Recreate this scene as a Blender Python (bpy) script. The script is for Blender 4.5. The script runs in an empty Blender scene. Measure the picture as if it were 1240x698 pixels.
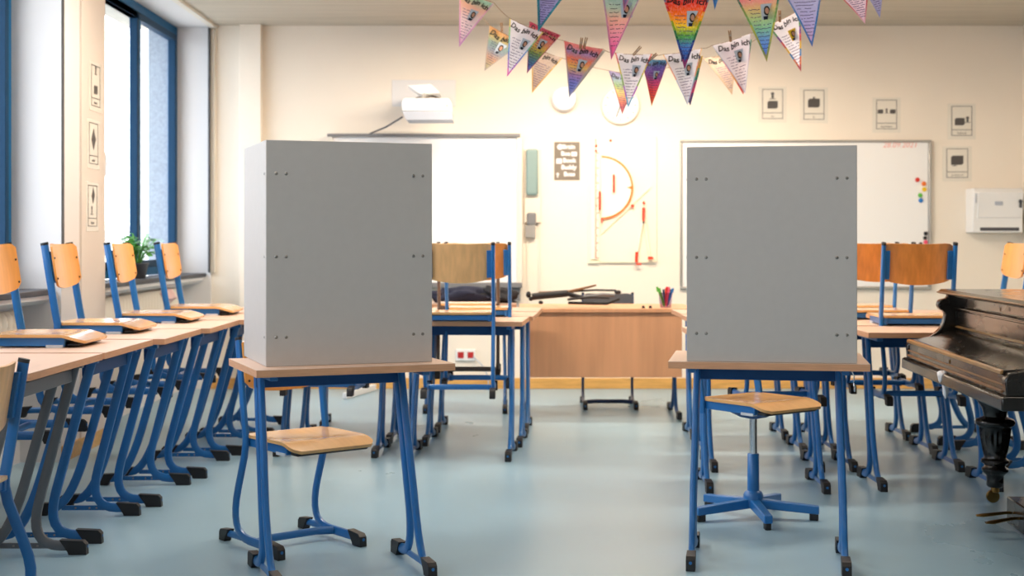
import bpy, math, random
from mathutils import Vector, Matrix
random.seed(7)
PI = math.pi
R = math.radians
F = 1665.0; CX = 620.0; HY = 292.0; H = 1.18      # photo geometry: focal length in px, horizon, eye height
C = bpy.context.scene.collection
S = bpy.context.scene

# ------------------------------------------------------------------ camera, world, lights
cam_d = bpy.data.cameras.new('camera'); cam = bpy.data.objects.new('camera', cam_d); C.objects.link(cam)
cam.location = (0, 0, H); cam.rotation_euler = (PI/2, 0, 0)
cam_d.sensor_width = 36; cam_d.lens = F/1240*36; cam_d.shift_y = (HY-349)/1240
cam_d.dof.use_dof = True; cam_d.dof.focus_distance = 4.9; cam_d.dof.aperture_fstop = 3.6
cam_d.clip_end = 200
S.camera = cam
S.view_settings.view_transform = 'Standard'; S.view_settings.look = 'None'
S.view_settings.gamma = 1; S.view_settings.use_curve_mapping = False
S.view_settings.exposure = 0.0

w = bpy.data.worlds.new('sky'); S.world = w; w.use_nodes = True
bg = w.node_tree.nodes['Background']; bg.inputs[0].default_value = (.93, .96, 1, 1); bg.inputs[1].default_value = 6.0

def area(name, loc, rot, sx, sy, power, col, portal=False, spread=PI):
    l = bpy.data.lights.new(name, 'AREA'); l.shape = 'RECTANGLE'; l.size = sx; l.size_y = sy
    l.energy = power; l.color = col; l.spread = spread
    o = bpy.data.objects.new(name, l); C.objects.link(o); o.location = loc; o.rotation_euler = rot
    if portal: l.cycles.is_portal = True
    return o
BAYS = [(8.07, 10.95), (4.44, 7.32), (.81, 3.69), (-2.4, .06)]
for i, (y0, y1) in enumerate(BAYS):
    area('window_daylight_portal', (-2.9, (y0+y1)/2, 1.9), (0, -PI/2, 0), 2.0, y1-y0, 1, (1, 1, 1), portal=True)

# ------------------------------------------------------------------ helpers
def at(px, py, Y):                       # a photo pixel at depth Y
    return Vector(((px-CX)*Y/F, Y, H-(py-HY)*Y/F))
def flr(px, py, z=0):                    # a photo pixel on the plane at height z
    Y = (H-z)*F/(py-HY); return Vector(((px-CX)*Y/F, Y, z))

def lin(c):
    c = c/255.0
    return c/12.92 if c <= .04045 else ((c+.055)/1.055)**2.4
def rgb(r, g, b): return (lin(r), lin(g), lin(b), 1)

MATS = {}
def mat(name, col, rough=.5, metal=0, coat=0, var=0, scale=8, stretch=(1, 1, 1), bump=0, rvar=0, detail=4, bscale=None, spec=.5):
    m = bpy.data.materials.new(name); m.use_nodes = True; MATS[name] = m
    nt = m.node_tree; N = nt.nodes; b = N['Principled BSDF']
    b.inputs['Base Color'].default_value = col; b.inputs['Roughness'].default_value = rough
    b.inputs['Metallic'].default_value = metal; b.inputs['Coat Weight'].default_value = coat
    b.inputs['Coat Roughness'].default_value = .12; b.inputs['Specular IOR Level'].default_value = spec
    tc = N.new('ShaderNodeTexCoord'); mp = N.new('ShaderNodeMapping'); mp.inputs['Scale'].default_value = stretch
    nt.links.new(tc.outputs['Object'], mp.inputs[0])
    no = N.new('ShaderNodeTexNoise'); no.inputs['Scale'].default_value = scale; no.inputs['Detail'].default_value = detail
    nt.links.new(mp.outputs[0], no.inputs['Vector'])
    cr = N.new('ShaderNodeValToRGB')
    lo = tuple(max(0, c*(1-var)) for c in col[:3])+(1,); hi = tuple(min(1, c*(1+var)) for c in col[:3])+(1,)
    cr.color_ramp.elements[0].position = .3; cr.color_ramp.elements[1].position = .7
    cr.color_ramp.elements[0].color = lo; cr.color_ramp.elements[1].color = hi
    nt.links.new(no.outputs[0], cr.inputs[0]); nt.links.new(cr.outputs[0], b.inputs['Base Color'])
    if rvar:
        mr = N.new('ShaderNodeMapRange'); mr.inputs[3].default_value = rough-rvar; mr.inputs[4].default_value = rough+rvar
        nt.links.new(no.outputs[0], mr.inputs[0]); nt.links.new(mr.outputs[0], b.inputs['Roughness'])
    if bump:
        n2 = N.new('ShaderNodeTexNoise'); n2.inputs['Scale'].default_value = bscale or scale*3
        nt.links.new(mp.outputs[0], n2.inputs['Vector'])
        bp = N.new('ShaderNodeBump'); bp.inputs['Strength'].default_value = bump; bp.inputs['Distance'].default_value = .004
        nt.links.new(n2.outputs[0], bp.inputs['Height']); nt.links.new(bp.outputs[0], b.inputs['Normal'])
    return m

mat('wall_paint', rgb(238, 228, 214), .7, var=.015, scale=2, bump=.15, bscale=60)
mat('reveal_paint', rgb(226, 224, 224), .6, var=.01, scale=2)
mat('beige_paint', rgb(222, 212, 203), .65, var=.02, scale=3)
mat('ceiling_concrete', rgb(190, 180, 164), .8, var=.10, scale=3, stretch=(.35, 6, 1), bump=.2)
mat('floor_lino', rgb(146, 178, 196), .30, var=.10, scale=1.3, stretch=(1, .5, 1), rvar=.08, detail=9, bump=.04, bscale=14)
mat('baseboard_wood', rgb(214, 164, 92), .45, var=.15, scale=6, stretch=(1, 8, 8))
mat('blue_metal', rgb(28, 106, 174), .33, coat=.25, var=.06, scale=12)
mat('navy_metal', rgb(28, 50, 92), .35, coat=.2)
mat('dark_blue_metal', rgb(14, 72, 128), .5, spec=.3)  # darker than blue_metal; on the school desk rails it carries painted shade
mat('grey_metal', rgb(104, 108, 114), .4, metal=.15, var=.04, scale=15)
mat('brown_metal', rgb(110, 96, 88), .35, metal=.5)
mat('black_plastic', rgb(26, 26, 30), .5, var=.1)
mat('white_pad', rgb(205, 208, 212), .4)
mat('laminate', rgb(222, 188, 166), .42, var=.05, scale=5, stretch=(2, 14, 2), rvar=.04)
mat('laminate_edge', rgb(212, 158, 120), .5, var=.10, scale=8, stretch=(1.5, 1.5, 20))
mat('beech_varnish', rgb(230, 156, 66), .28, coat=.5, var=.07, scale=5, stretch=(9, 1.4, 1.4))
mat('beech_dark', rgb(220, 146, 72), .3, coat=.5, var=.14, scale=5, stretch=(9, 9, 1.4))
mat('beech_seat', rgb(228, 176, 114), .26, coat=.55, var=.06, scale=5, stretch=(9, 1.2, 3))
mat('beech_pale', rgb(238, 184, 124), .4, coat=.2, var=.10, scale=5, stretch=(9, 9, 1.2))
mat('screen_grey', rgb(193, 187, 182), .55, var=.015, scale=30, bump=.06, bscale=200)
mat('chrome', (.8, .8, .82, 1), .15, metal=1)
mat('rivet', rgb(150, 145, 140), .3, metal=1)
mat('piano_black', rgb(14, 9, 6), .26, coat=.6, spec=.35, var=.3, scale=4, stretch=(3, 1, 3), rvar=.08)
mat('piano_worn', rgb(128, 88, 52), .5, var=.2)
mat('piano_gold', rgb(150, 112, 64), .35, coat=.4, var=.2)
mat('brass', rgb(140, 108, 60), .3, metal=1)
mat('white_plastic', rgb(236, 236, 236), .35)
mat('light_grey_plastic', rgb(172, 180, 194), .4)
mat('cream_plastic', rgb(228, 220, 206), .4)
mat('teal_plastic', rgb(128, 152, 150), .45)
mat('grey_plastic', rgb(120, 120, 122), .45)
mat('dark_grey', rgb(66, 68, 74), .5)
mat('board_white', rgb(240, 240, 240), .25, coat=.3)
mat('alu', rgb(178, 176, 172), .35, metal=.6)
mat('window_blue', rgb(14, 88, 132), .55, spec=.2, var=.03)
mat('window_navy', rgb(8, 52, 82), .55, spec=.2)
mat('sill_stone', rgb(66, 68, 76), .6, var=.1, scale=30)
mat('stucco', rgb(150, 158, 168), .9, var=.14, scale=40, bump=.6, bscale=90)
mat('stone', rgb(206, 206, 204), .9, var=.12, scale=4, bump=.5)
mat('desk_panel', rgb(222, 164, 122), .45, var=.10, scale=1.7, stretch=(9, 1, .7))
mat('ink', rgb(24, 22, 26), .6)
mat('pen_ink', rgb(96, 84, 130), .7)
mat('paper', rgb(240, 238, 240), .7)
mat('laminated_paper', rgb(232, 226, 214), .25, coat=.3)
mat('icon_grey', rgb(84, 80, 78), .6)
mat('red', rgb(214, 44, 30), .4)
mat('orange', rgb(236, 120, 40), .4)
mat('yellow', rgb(240, 200, 30), .4)
mat('green', rgb(90, 180, 60), .4)
mat('blue', rgb(30, 120, 200), .4)
mat('pink', rgb(230, 80, 110), .4)
mat('faint_red', rgb(240, 170, 160), .5)
mat('string_fibre', rgb(150, 120, 90), .8)
mat('pin_wood', rgb(150, 112, 74), .6)
mat('skin', rgb(206, 150, 120), .6)
mat('skin_dark', rgb(140, 92, 66), .6)
mat('hair', rgb(34, 24, 22), .6)
mat('photo_back', rgb(190, 202, 214), .5)
mat('poster_taupe', rgb(120, 110, 98), .5, var=.1)
mat('navy_cloth', rgb(30, 34, 56), .85, var=.2, scale=20, bump=.4)
mat('black_cloth', rgb(24, 24, 30), .8, var=.2, scale=20, bump=.4)
mat('pink_cloth', rgb(226, 190, 186), .8, var=.1)
mat('tissue', rgb(236, 236, 240), .8)
mat('leaf', rgb(96, 170, 70), .45, var=.25, scale=6)
mat('leaf_pale', rgb(150, 190, 150), .45, var=.2, scale=6)
mat('radiator_paint', rgb(226, 220, 208), .4)
mat('red_socket', rgb(178, 40, 40), .4)
mat('tool_board', rgb(246, 238, 214), .35)
mat('tool_red', rgb(214, 62, 30), .4)
mat('tool_clear', rgb(250, 244, 225), .2)

def glass_mat(name, tint, refl=.03):
    m = bpy.data.materials.new(name); m.use_nodes = True; nt = m.node_tree; N = nt.nodes
    N.remove(N['Principled BSDF']); out = N['Material Output']
    t = N.new('ShaderNodeBsdfTransparent'); t.inputs[0].default_value = tint
    g = N.new('ShaderNodeBsdfGlossy'); g.inputs['Roughness'].default_value = .02
    mx = N.new('ShaderNodeMixShader'); mx.inputs[0].default_value = refl
    nt.links.new(t.outputs[0], mx.inputs[1]); nt.links.new(g.outputs[0], mx.inputs[2])
    nt.links.new(mx.outputs[0], out.inputs[0]); MATS[name] = m
    return m
glass_mat('glass', (.96, .98, 1, 1)); glass_mat('cup_plastic', (.8, .74, .82, 1))

def ramp_mat(name, stops, const=False, axis='v', noise=.05, rough=.7):
    """colours laid along the UV of a paper pennant (crayon and print colours of the thing itself)"""
    m = bpy.data.materials.new(name); m.use_nodes = True; nt = m.node_tree; N = nt.nodes; b = N['Principled BSDF']
    b.inputs['Roughness'].default_value = rough
    uv = N.new('ShaderNodeTexCoord'); sp = N.new('ShaderNodeSeparateXYZ'); nt.links.new(uv.outputs['UV'], sp.inputs[0])
    no = N.new('ShaderNodeTexNoise'); no.inputs['Scale'].default_value = 7; no.inputs['Detail'].default_value = 6
    nt.links.new(uv.outputs['UV'], no.inputs['Vector'])
    ma = N.new('ShaderNodeMath'); ma.operation = 'MULTIPLY_ADD'; ma.inputs[1].default_value = noise*2
    nt.links.new(no.outputs[0], ma.inputs[0]); nt.links.new(sp.outputs[1 if axis == 'v' else 0], ma.inputs[2])
    cr = N.new('ShaderNodeValToRGB'); r = cr.color_ramp
    if const: r.interpolation = 'CONSTANT'
    n = len(stops)
    while len(r.elements) < n: r.elements.new(.5)
    for i, c in enumerate(stops):
        r.elements[i].position = noise+(i/(n if const else max(1, n-1)))*.999; 
        r.elements[i].color = rgb(*c)
    nt.links.new(ma.outputs[0], cr.inputs[0])
    hs = N.new('ShaderNodeMix'); hs.data_type = 'RGBA'; hs.blend_type = 'MIX'
    n2 = N.new('ShaderNodeTexNoise'); n2.inputs['Scale'].default_value = 26; nt.links.new(uv.outputs['UV'], n2.inputs['Vector'])
    mr = N.new('ShaderNodeMapRange'); mr.inputs[1].default_value = .45; mr.inputs[2].default_value = .75; mr.inputs[4].default_value = .35
    nt.links.new(n2.outputs[0], mr.inputs[0]); nt.links.new(mr.outputs[0], hs.inputs[0])
    nt.links.new(cr.outputs[0], hs.inputs[6]); hs.inputs[7].default_value = rgb(252, 250, 252)
    nt.links.new(hs.outputs[2], b.inputs['Base Color'])
    tr = N.new('ShaderNodeBsdfTranslucent'); nt.links.new(hs.outputs[2], tr.inputs[0])
    mx = N.new('ShaderNodeMixShader'); mx.inputs[0].default_value = .5
    nt.links.new(b.outputs[0], mx.inputs[1]); nt.links.new(tr.outputs[0], mx.inputs[2]); nt.links.new(mx.outputs[0], N['Material Output'].inputs[0])
    MATS[name] = m; return m

class MB:
    """collects shapes, then links them as ONE mesh object"""
    def __init__(s): s.v = []; s.f = []; s.m = []; s.uv = None
    def add(s, vs, fs, mi=0):
        o = len(s.v); s.v += [tuple(v) for v in vs]
        for f in fs: s.f.append([i+o for i in f]); s.m.append(mi)
        return s
    def box(s, x0, x1, y0, y1, z0, z1, mi=0, M=None):
        vs = [Vector((x, y, z)) for z in (z0, z1) for y in (y0, y1) for x in (x0, x1)]
        if M: vs = [M @ v for v in vs]
        return s.add(vs, [(0, 2, 3, 1), (4, 5, 7, 6), (0, 1, 5, 4), (2, 6, 7, 3), (0, 4, 6, 2), (1, 3, 7, 5)], mi)
    def prism(s, poly, fn, t0, t1, mi=0):      # poly of 2D points, fn(p, q, t) -> 3D
        n = len(poly); vs = [fn(p, q, t0) for p, q in poly]+[fn(p, q, t1) for p, q in poly]
        fs = [list(range(n))[::-1], list(range(n, 2*n))]+[(i, (i+1) % n, n+(i+1) % n, n+i) for i in range(n)]
        return s.add(vs, fs, mi)
    def sweep(s, pts, a, b, B=None, n=10, mi=0, sq=1.0):
        pts = [Vector(p) for p in pts]; vs = []; k = len(pts)
        for i, p in enumerate(pts):
            T = (pts[min(i+1, k-1)]-pts[max(i-1, 0)]).normalized()
            if B is None:
                Bv = Vector((0, 0, 1)) if abs(T.z) < .9 else Vector((1, 0, 0))
                Bv = (Bv-T*Bv.dot(T)).normalized()
            else: Bv = Vector(B)
            Nn = T.cross(Bv).normalized()
            aa = a[i] if isinstance(a, (list, tuple)) else a; bb = b[i] if isinstance(b, (list, tuple)) else b
            for j in range(n):
                t = 2*PI*j/n; c, q = math.cos(t), math.sin(t)
                c = math.copysign(abs(c)**sq, c); q = math.copysign(abs(q)**sq, q)
                vs.append(p+Nn*aa*c+Bv*bb*q)
        fs = [list(range(n))[::-1], list(range((k-1)*n, k*n))]
        for i in range(k-1):
            for j in range(n): fs.append((i*n+j, i*n+(j+1) % n, (i+1)*n+(j+1) % n, (i+1)*n+j))
        return s.add(vs, fs, mi)
    def lathe(s, prof, n=24, c=(0, 0, 0), ax='z', mi=0, flute=0, fl=None):
        vs = []
        for k, (r, z) in enumerate(prof):
            for j in range(n):
                t = 2*PI*j/n; rr = r
                if fl and fl[0] <= z <= fl[1]: rr = r*(1-flute*(j % 2))
                x, y = rr*math.cos(t), rr*math.sin(t)
                p = (x, y, z) if ax == 'z' else ((x, z, y) if ax == 'y' else (z, x, y))
                vs.append((p[0]+c[0], p[1]+c[1], p[2]+c[2]))
        m = len(prof); fs = [list(range(n))[::-1], list(range((m-1)*n, m*n))]
        for i in range(m-1):
            for j in range(n): fs.append((i*n+j, i*n+(j+1) % n, (i+1)*n+(j+1) % n, (i+1)*n+j))
        return s.add(vs, fs, mi)
    def ball(s, c, r, n=12, mi=0):
        rx, ry, rz = r if isinstance(r, tuple) else (r, r, r)
        vs = [(c[0], c[1], c[2]-rz)]; k = n//2
        for i in range(1, k):
            p = PI*i/k-PI/2
            for j in range(n):
                t = 2*PI*j/n; vs.append((c[0]+rx*math.cos(p)*math.cos(t), c[1]+ry*math.cos(p)*math.sin(t), c[2]+rz*math.sin(p)))
        vs.append((c[0], c[1], c[2]+rz)); fs = [(0, 1+(j+1) % n, 1+j) for j in range(n)]
        for i in range(k-2):
            for j in range(n): fs.append((1+i*n+j, 1+i*n+(j+1) % n, 1+(i+1)*n+(j+1) % n, 1+(i+1)*n+j))
        L = len(vs)-1; o = 1+(k-2)*n
        fs += [(o+j, o+(j+1) % n, L) for j in range(n)]
        return s.add(vs, fs, mi)
    def disc(s, c, r, y, n=24, ax='y', mi=0, t=.002):
        return s.lathe([(r, -t/2), (r, t/2)], n, (c[0], y, c[1]) if ax == 'y' else (y, c[0], c[1]), ax, mi)
    def grid(s, fn, nu, nv, thick, mi=0):       # fn(u, v) -> (top point, normal)
        top = []; bot = []
        for i in range(nu+1):
            for j in range(nv+1):
                p, nn = fn(i/nu, j/nv); p = Vector(p); nn = Vector(nn).normalized()
                top.append(p); bot.append(p-nn*thick)
        W = nv+1; N = len(top); fs = []
        for i in range(nu):
            for j in range(nv):
                a = i*W+j; fs.append((a, a+1, a+W+1, a+W)); fs.append((N+a, N+a+W, N+a+W+1, N+a+1))
        for j in range(nv):
            fs.append((j, N+j, N+j+1, j+1)); b0 = nu*W; fs.append((b0+j, b0+j+1, N+b0+j+1, N+b0+j))
        for i in range(nu):
            a = i*W; fs.append((a, a+W, N+a+W, N+a)); a = i*W+nv; fs.append((a, N+a, N+a+W, a+W))
        return s.add(top+bot, fs, mi)
    def build(s, name, mats, parent=None, bevel=0, angle=40, seg=2, loc=None):
        me = bpy.data.meshes.new(name); me.from_pydata([tuple(v) for v in s.v], [], s.f)
        for mm in (mats if isinstance(mats, (list, tuple)) else [mats]): me.materials.append(MATS[mm])
        for p, i in zip(me.polygons, s.m): p.material_index = i
        import bmesh
        bm = bmesh.new(); bm.from_mesh(me); bmesh.ops.recalc_face_normals(bm, faces=bm.faces); bm.to_mesh(me); bm.free()
        if s.uv:
            l = me.uv_layers.new(name='UVMap')
            for p in me.polygons:
                for li in p.loop_indices: l.data[li].uv = s.uv[me.loops[li].vertex_index]
        me.shade_smooth(); me.set_sharp_from_angle(angle=R(angle)); me.update()
        o = bpy.data.objects.new(name, me); C.objects.link(o)
        if parent: o.parent = parent
        if loc: o.location = loc
        if bevel:
            b = o.modifiers.new('bevel', 'BEVEL'); b.width = bevel; b.segments = seg; b.limit_method = 'ANGLE'; b.angle_limit = R(40)
        return o

def tag(o, label, cat, group=None):
    o['label'] = label; o['category'] = cat
    if group: o['group'] = group
    return o
def empty(name, loc, rz, label=None, cat=None, group=None):
    o = bpy.data.objects.new(name, None); C.objects.link(o); o.location = loc; o.rotation_euler = (0, 0, rz)
    o.empty_display_size = .1
    if label: tag(o, label, cat, group)
    return o
def struct(mb, name, mats, **k):
    o = mb.build(name, mats, **k); o['kind'] = 'structure'; return o
KIDS = {}
def tree_copy(o, parent=None):
    c = o.copy(); C.objects.link(c)
    if parent: c.parent = parent
    for ch in [x for x in ALLKIDS(o)]: tree_copy(ch, c)
    return c
def ALLKIDS(o):
    return [x for x in list(C.objects) if x.parent == o]
def bez(p0, p1, p2, n=8, first=False):
    out = []
    for i in range(0 if first else 1, n+1):
        t = i/n; out.append(tuple((1-t)**2*a+2*t*(1-t)*b+t*t*c for a, b, c in zip(p0, p1, p2)))
    return out
def text(body, size, m, parent, M, shear=.0, offset=0, ext=.0004, name='lettering', align='CENTER'):
    cu = bpy.data.curves.new(name, 'FONT'); cu.body = body; cu.size = size; cu.shear = shear; cu.offset = offset
    cu.align_x = align; cu.align_y = 'CENTER'; cu.extrude = ext; cu.resolution_u = 3
    t = bpy.data.objects.new(name, cu); C.objects.link(t)
    dg = bpy.context.evaluated_depsgraph_get(); me = bpy.data.meshes.new_from_object(t.evaluated_get(dg))
    bpy.data.objects.remove(t); me.materials.clear(); me.materials.append(MATS[m]); me.name = name
    me.transform(M); o = bpy.data.objects.new(name, me); C.objects.link(o)
    if parent: o.parent = parent
    return o

# ------------------------------------------------------------------ the room
BY = 10.98; CZ = 2.90; WX = -2.40; GX = -2.664; RX = 4.08; NY = -2.6
struct(MB().box(-3.1, RX+.2, NY-.2, BY+.2, -.2, 0), 'floor', 'floor_lino')
struct(MB().box(-3.1, RX+.2, NY-.2, BY+.2, CZ, CZ+.2), 'ceiling', 'ceiling_concrete')
struct(MB().box(-2.9, RX+.2, BY, BY+.2, 0, CZ), 'wall_back', 'wall_paint')
struct(MB().box(RX, RX+.2, NY, BY, 0, CZ), 'wall_right', 'wall_paint')
struct(MB().box(-2.9, RX+.2, NY-.2, NY, 0, CZ), 'wall_front', 'wall_paint')
wl = MB(); edges = [BY]+[e for b in BAYS for e in (b[1], b[0])]+[NY]
for i in range(0, len(edges), 2): wl.box(-2.9, WX, edges[i+1], edges[i], 0, CZ)
for y0, y1 in BAYS: wl.box(-2.9, -2.62, y0, y1, 0, .89)
struct(wl, 'wall_left', 'reveal_paint')
struct(MB().box(WX, WX+.012, 7.63, 8.07, 0, CZ), 'trim_1', 'beige_paint')
struct(MB().box(-2.16, -1.99, BY-.09, BY, 0, CZ), 'trim_2', 'wall_paint', bevel=.004)
struct(MB().box(WX, WX+.05, NY, BY, CZ-.025, CZ), 'trim_3', 'cream_plastic', bevel=.004)
struct(MB().box(-2.9, WX, NY, BY, CZ-.018, CZ-.001), 'trim_4', 'reveal_paint')
struct(MB().box(WX, RX, BY-.018, BY, 0, .085), 'baseboard_back', 'baseboard_wood', bevel=.003)
struct(MB().box(RX-.018, RX, NY, BY-.018, 0, .085), 'baseboard_right', 'baseboard_wood', bevel=.003)
bl = MB()
for i in range(0, len(edges), 2): bl.box(WX, WX+.016, edges[i+1]+.0, edges[i]-.0, 0, .085)
struct(bl, 'baseboard_left', 'baseboard_wood')
# blind guide beside the far window
struct(MB().box(WX-.006, WX+.004, BY-.10, BY-.006, .93, CZ-.03, 0).box(WX+.004, WX+.034, BY-.05, BY, .93, CZ-.03, 1), 'trim_5', ['dark_grey', 'cream_plastic'])
struct(MB().box(WX-.006, WX+.004, 7.322, 7.36, .93, CZ-.03), 'trim_6', 'dark_grey')

def window(n, y0, y1, mull):
    fr = MB(); x0, x1 = GX-.06, GX; zb, zt = .93, CZ-.02
    fr.box(x0, x1, y0, y0+.07, zb, zt).box(x0, x1, y1-.07, y1, zb, zt).box(x0, x1, y0+.07, y1-.07, zb, zb+.06).box(x0, x1, y0+.07, y1-.07, zt-.07, zt)
    for m in mull: fr.box(x0, x1, m-.045, m+.045, zb+.06, zt-.07)
    w = struct(fr, 'window_%d' % n, 'window_blue', bevel=.004)
    ed = [y0+.07]+[e for m in mull for e in (m-.045, m+.045)]+[y1-.07]
    for i in range(0, len(ed), 2):
        a, b = ed[i], ed[i+1]
        if b-a < .1: continue
        sm = MB(); X0, X1 = GX-.045, GX+.012
        sm.box(X0, X1, a, a+.05, zb+.06, zt-.07).box(X0, X1, b-.05, b, zb+.06, zt-.07).box(X0, X1, a+.05, b-.05, zb+.06, zb+.11).box(X0, X1, a+.05, b-.05, zt-.12, zt-.07)
        so = sm.build('sash', 'window_navy' if i % 4 == 0 else 'window_blue', w, bevel=.004)
        MB().box(GX-.03, GX-.024, a+.045, b-.045, zb+.105, zt-.115).build('pane', 'glass', so)
        MB().box(GX+.012, GX+.02, a+.012, a+.038, 1.62, 1.78).sweep([(GX+.02, a+.025, 1.74), (GX+.05, a+.025, 1.74), (GX+.055, a+.025, 1.72), (GX+.055, a+.025, 1.60)], .009, .011).build('window_handle', 'white_plastic', so)
    struct(MB().box(GX-.005, -2.435, y0, y1, .895, .925), 'trim_%d' % (10+n), 'sill_stone', bevel=.004)
    lo = [(-2.62, .895), (-2.45, .895), (-2.45, .872), (-2.50, .845), (-2.62, .845)]
    struct(MB().prism(lo, lambda p, q, t: (p, t, q), y0, y1), 'trim_%d' % (20+n), 'reveal_paint')
    return w
window(1, 8.07, 10.95, (9.83, 8.75)); window(2, 4.44, 7.32, (6.2, 5.2)); window(3, .81, 3.69, (2.6, 1.6)); window(4, -2.4, .06, (-.9,))

def radiator(y0, y1, label):
    t = empty('radiator', (-2.54, (y0+y1)/2, 0), 0, label, 'radiator', 'radiators under the windows')
    m = MB(); n = int((y1-y0)/.075)
    for i in range(n):
        y = y0+(i+.5)*(y1-y0)/n-(y0+y1)/2
        m.sweep([(0, y, .16), (0, y, .18), (0, y, .80), (0, y, .825)], [.016, .021, .021, .016], [.035, .05, .05, .03], B=(1, 0, 0), n=8)
    m.box(-.03, .03, -(y1-y0)/2+.02, (y1-y0)/2-.02, .19, .22).box(-.03, .03, -(y1-y0)/2+.02, (y1-y0)/2-.02, .75, .78)
    m.build('fins', 'radiator_paint', t)
    yy = -(y1-y0)/2-.06
    MB().sweep([(0, yy+.08, .70), (0, yy, .70), (0, yy-.01, .69), (0, yy-.01, 0)], .011, .011).build('pipe', 'radiator_paint', t)
    MB().lathe([(.012, -.03), (.024, -.03), (.027, 0), (.026, .05), (.018, .06)], 14, (0, yy+.01, .70), 'x').build('valve', 'white_plastic', t, loc=(.0, 0, 0))
radiator(8.45, 10.45, 'cream ribbed radiator under the far window with the plant')
radiator(4.9, 7.05, 'cream ribbed radiator under the nearer window at the left edge')

# outside
struct(MB().box(-2.89, -2.73, 10.93, 10.948, .8, CZ-.03), 'trim_7', 'stucco')
tag(MB().box(-7.6, -7.2, 6, 40, -1.5, 1.35).box(-7.7, -7.1, 6, 40, 1.35, 1.47).build('garden_wall', 'stone', bevel=.01), 'pale stone garden wall outside beyond the far window', 'wall')
struct(MB().box(-60, -3.1, -30, 60, -1.7, -1.5), 'ground', 'stone')

# ceiling lamps (above the frame) light the room
def lamp(x, y, lx, ly, power, col, label):
    t = empty('ceiling_lamp', (x, y, CZ), 0, label, 'lamp', 'ceiling lamps')
    m = MB().box(-lx/2, lx/2, -ly/2, ly/2, -.02, 0).box(-lx/2, lx/2, -ly/2, -ly/2+.015, -.06, -.02).box(-lx/2, lx/2, ly/2-.015, ly/2, -.06, -.02)
    m.box(-lx/2, -lx/2+.015, -ly/2+.015, ly/2-.015, -.06, -.02).box(lx/2-.015, lx/2, -ly/2+.015, ly/2-.015, -.06, -.02)
    m.build('housing', 'white_plastic', t)
    a = area('lamp_tube', (0, 0, -.04), (0, 0, 0), lx-.04, ly-.04, power, col); a.parent = t
LAMPS = [(-1.2, 7.2, 52), (1.2, 7.2, 60), (3.2, 7.2, 22), (-1.2, 4.4, 14), (1.6, 4.4, 8), (-1.2, 1.2, 10), (1.6, 1.2, 6)]
for i, (x, y, p) in enumerate(LAMPS):
    lamp(x, y, 1.2, .3, p, (1, .86, .70), 'white box ceiling lamp above the picture')
# board lamp washing the back wall
bt = empty('board_lamp', (.62, 9.2, CZ), 0, 'long white lamp under the ceiling that washes the back wall with light', 'lamp')
MB().box(-1.0, 1.0, -.10, .10, -.012, 0).box(-1.0, 1.0, .09, .10, -.074, -.012).box(-1.0, 1.0, -.10, -.09, -.04, -.012).build('housing', 'white_plastic', bt)
al = area('lamp_tube', (0, -.02, -.05), (R(52), 0, 0), 1.9, .06, 85, (1, .84, .66)); al.parent = bt

# ------------------------------------------------------------------ school tables
def table_parts(root, w=.70, metal='blue_metal', hook=0):
    X = w/2-.078
    MB().box(-w/2, w/2, -.25, .25, .7485, .75, 0).box(-w/2, w/2, -.25, .25, .725, .7485, 1).build('table_top', ['laminate', 'laminate_edge'], root)
    MB().box(-X, X, .135, .165, .65, .70).build('rail', 'dark_blue_metal' if metal != 'grey_metal' else metal, root, bevel=.004)  # shade beneath the top is put into the blue rail's darker colour
    for s in (-1, 1):
        x = s*X
        k = s*.010
        away = [(x-k, .175, .722), (x-k*.7, .175-.14*.3, .722-.515*.3), (x, .035, .2)]+bez((x, .035, .2), (x, -.010, .034), (x, .115, .032))+[(x, .14, .032)]
        user = [(x-k, .112, .722), (x-k*.6, .048, .50), (x, -.022, .26)]+bez((x, -.022, .26), (x, -.09, .036), (x, -.16, .032))+[(x, -.175, .032)]
        la = MB().sweep(away, .0195, .0125, B=(1, 0, 0), n=12, sq=.8).build('leg', metal, root)
        lu = MB().sweep(user, .0195, .0125, B=(1, 0, 0), n=12, sq=.8).build('leg', metal, root)
        for l, d, v0, v1 in ((la, 1, .115, .215), (lu, -1, .145, .235)):
            poly = [(v0, .056), (v1-.012, .052), (v1, .040), (v1+.002, 0), (v0+.035, 0), (v0+.03, .012)]
            m = MB().prism(poly, lambda p, q, t: (x+t, d*p, q), -.0165, .0165, 0)
            m.disc((x, .03), .006, d*(v1+.003), 12, 'y', 1)
            m.build('foot_cap', ['black_plastic', 'blue_metal'], l, bevel=.003)
        b = MB().box(x-.004, x+.004, -.12, .10, .022, .042)
        for v in (-.06, .0, .03): b.disc((v, .032), .004, x+.005, 8, 'x', 1, t=.004)
        b.build('foot_brace', [metal, 'rivet'], root)
        MB().box(x-.014, x+.014, -.16, .20, .702, .725).build('side_bar', metal, root, bevel=.003)
    if hook:
        x = X+.0
        hp = [(x+.02, -.19, .72)]+[(x+.028, -.19+.026*math.cos(t), .675+.026*math.sin(t)) for t in [PI/2-.2-k*.45 for k in range(11)]]
        MB().sweep(hp, .0022, .0022).build('bag_hook', 'chrome', root)
    return root
def place(fr, rot, w=.70):          # front-right corner -> centre
    r = R(rot); c, s = math.cos(r), math.sin(r); dx, dy = -w/2, .25
    return (fr[0]+dx*c-dy*s, fr[1]+dx*s+dy*c, 0)
TG = 'school desks'
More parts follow.
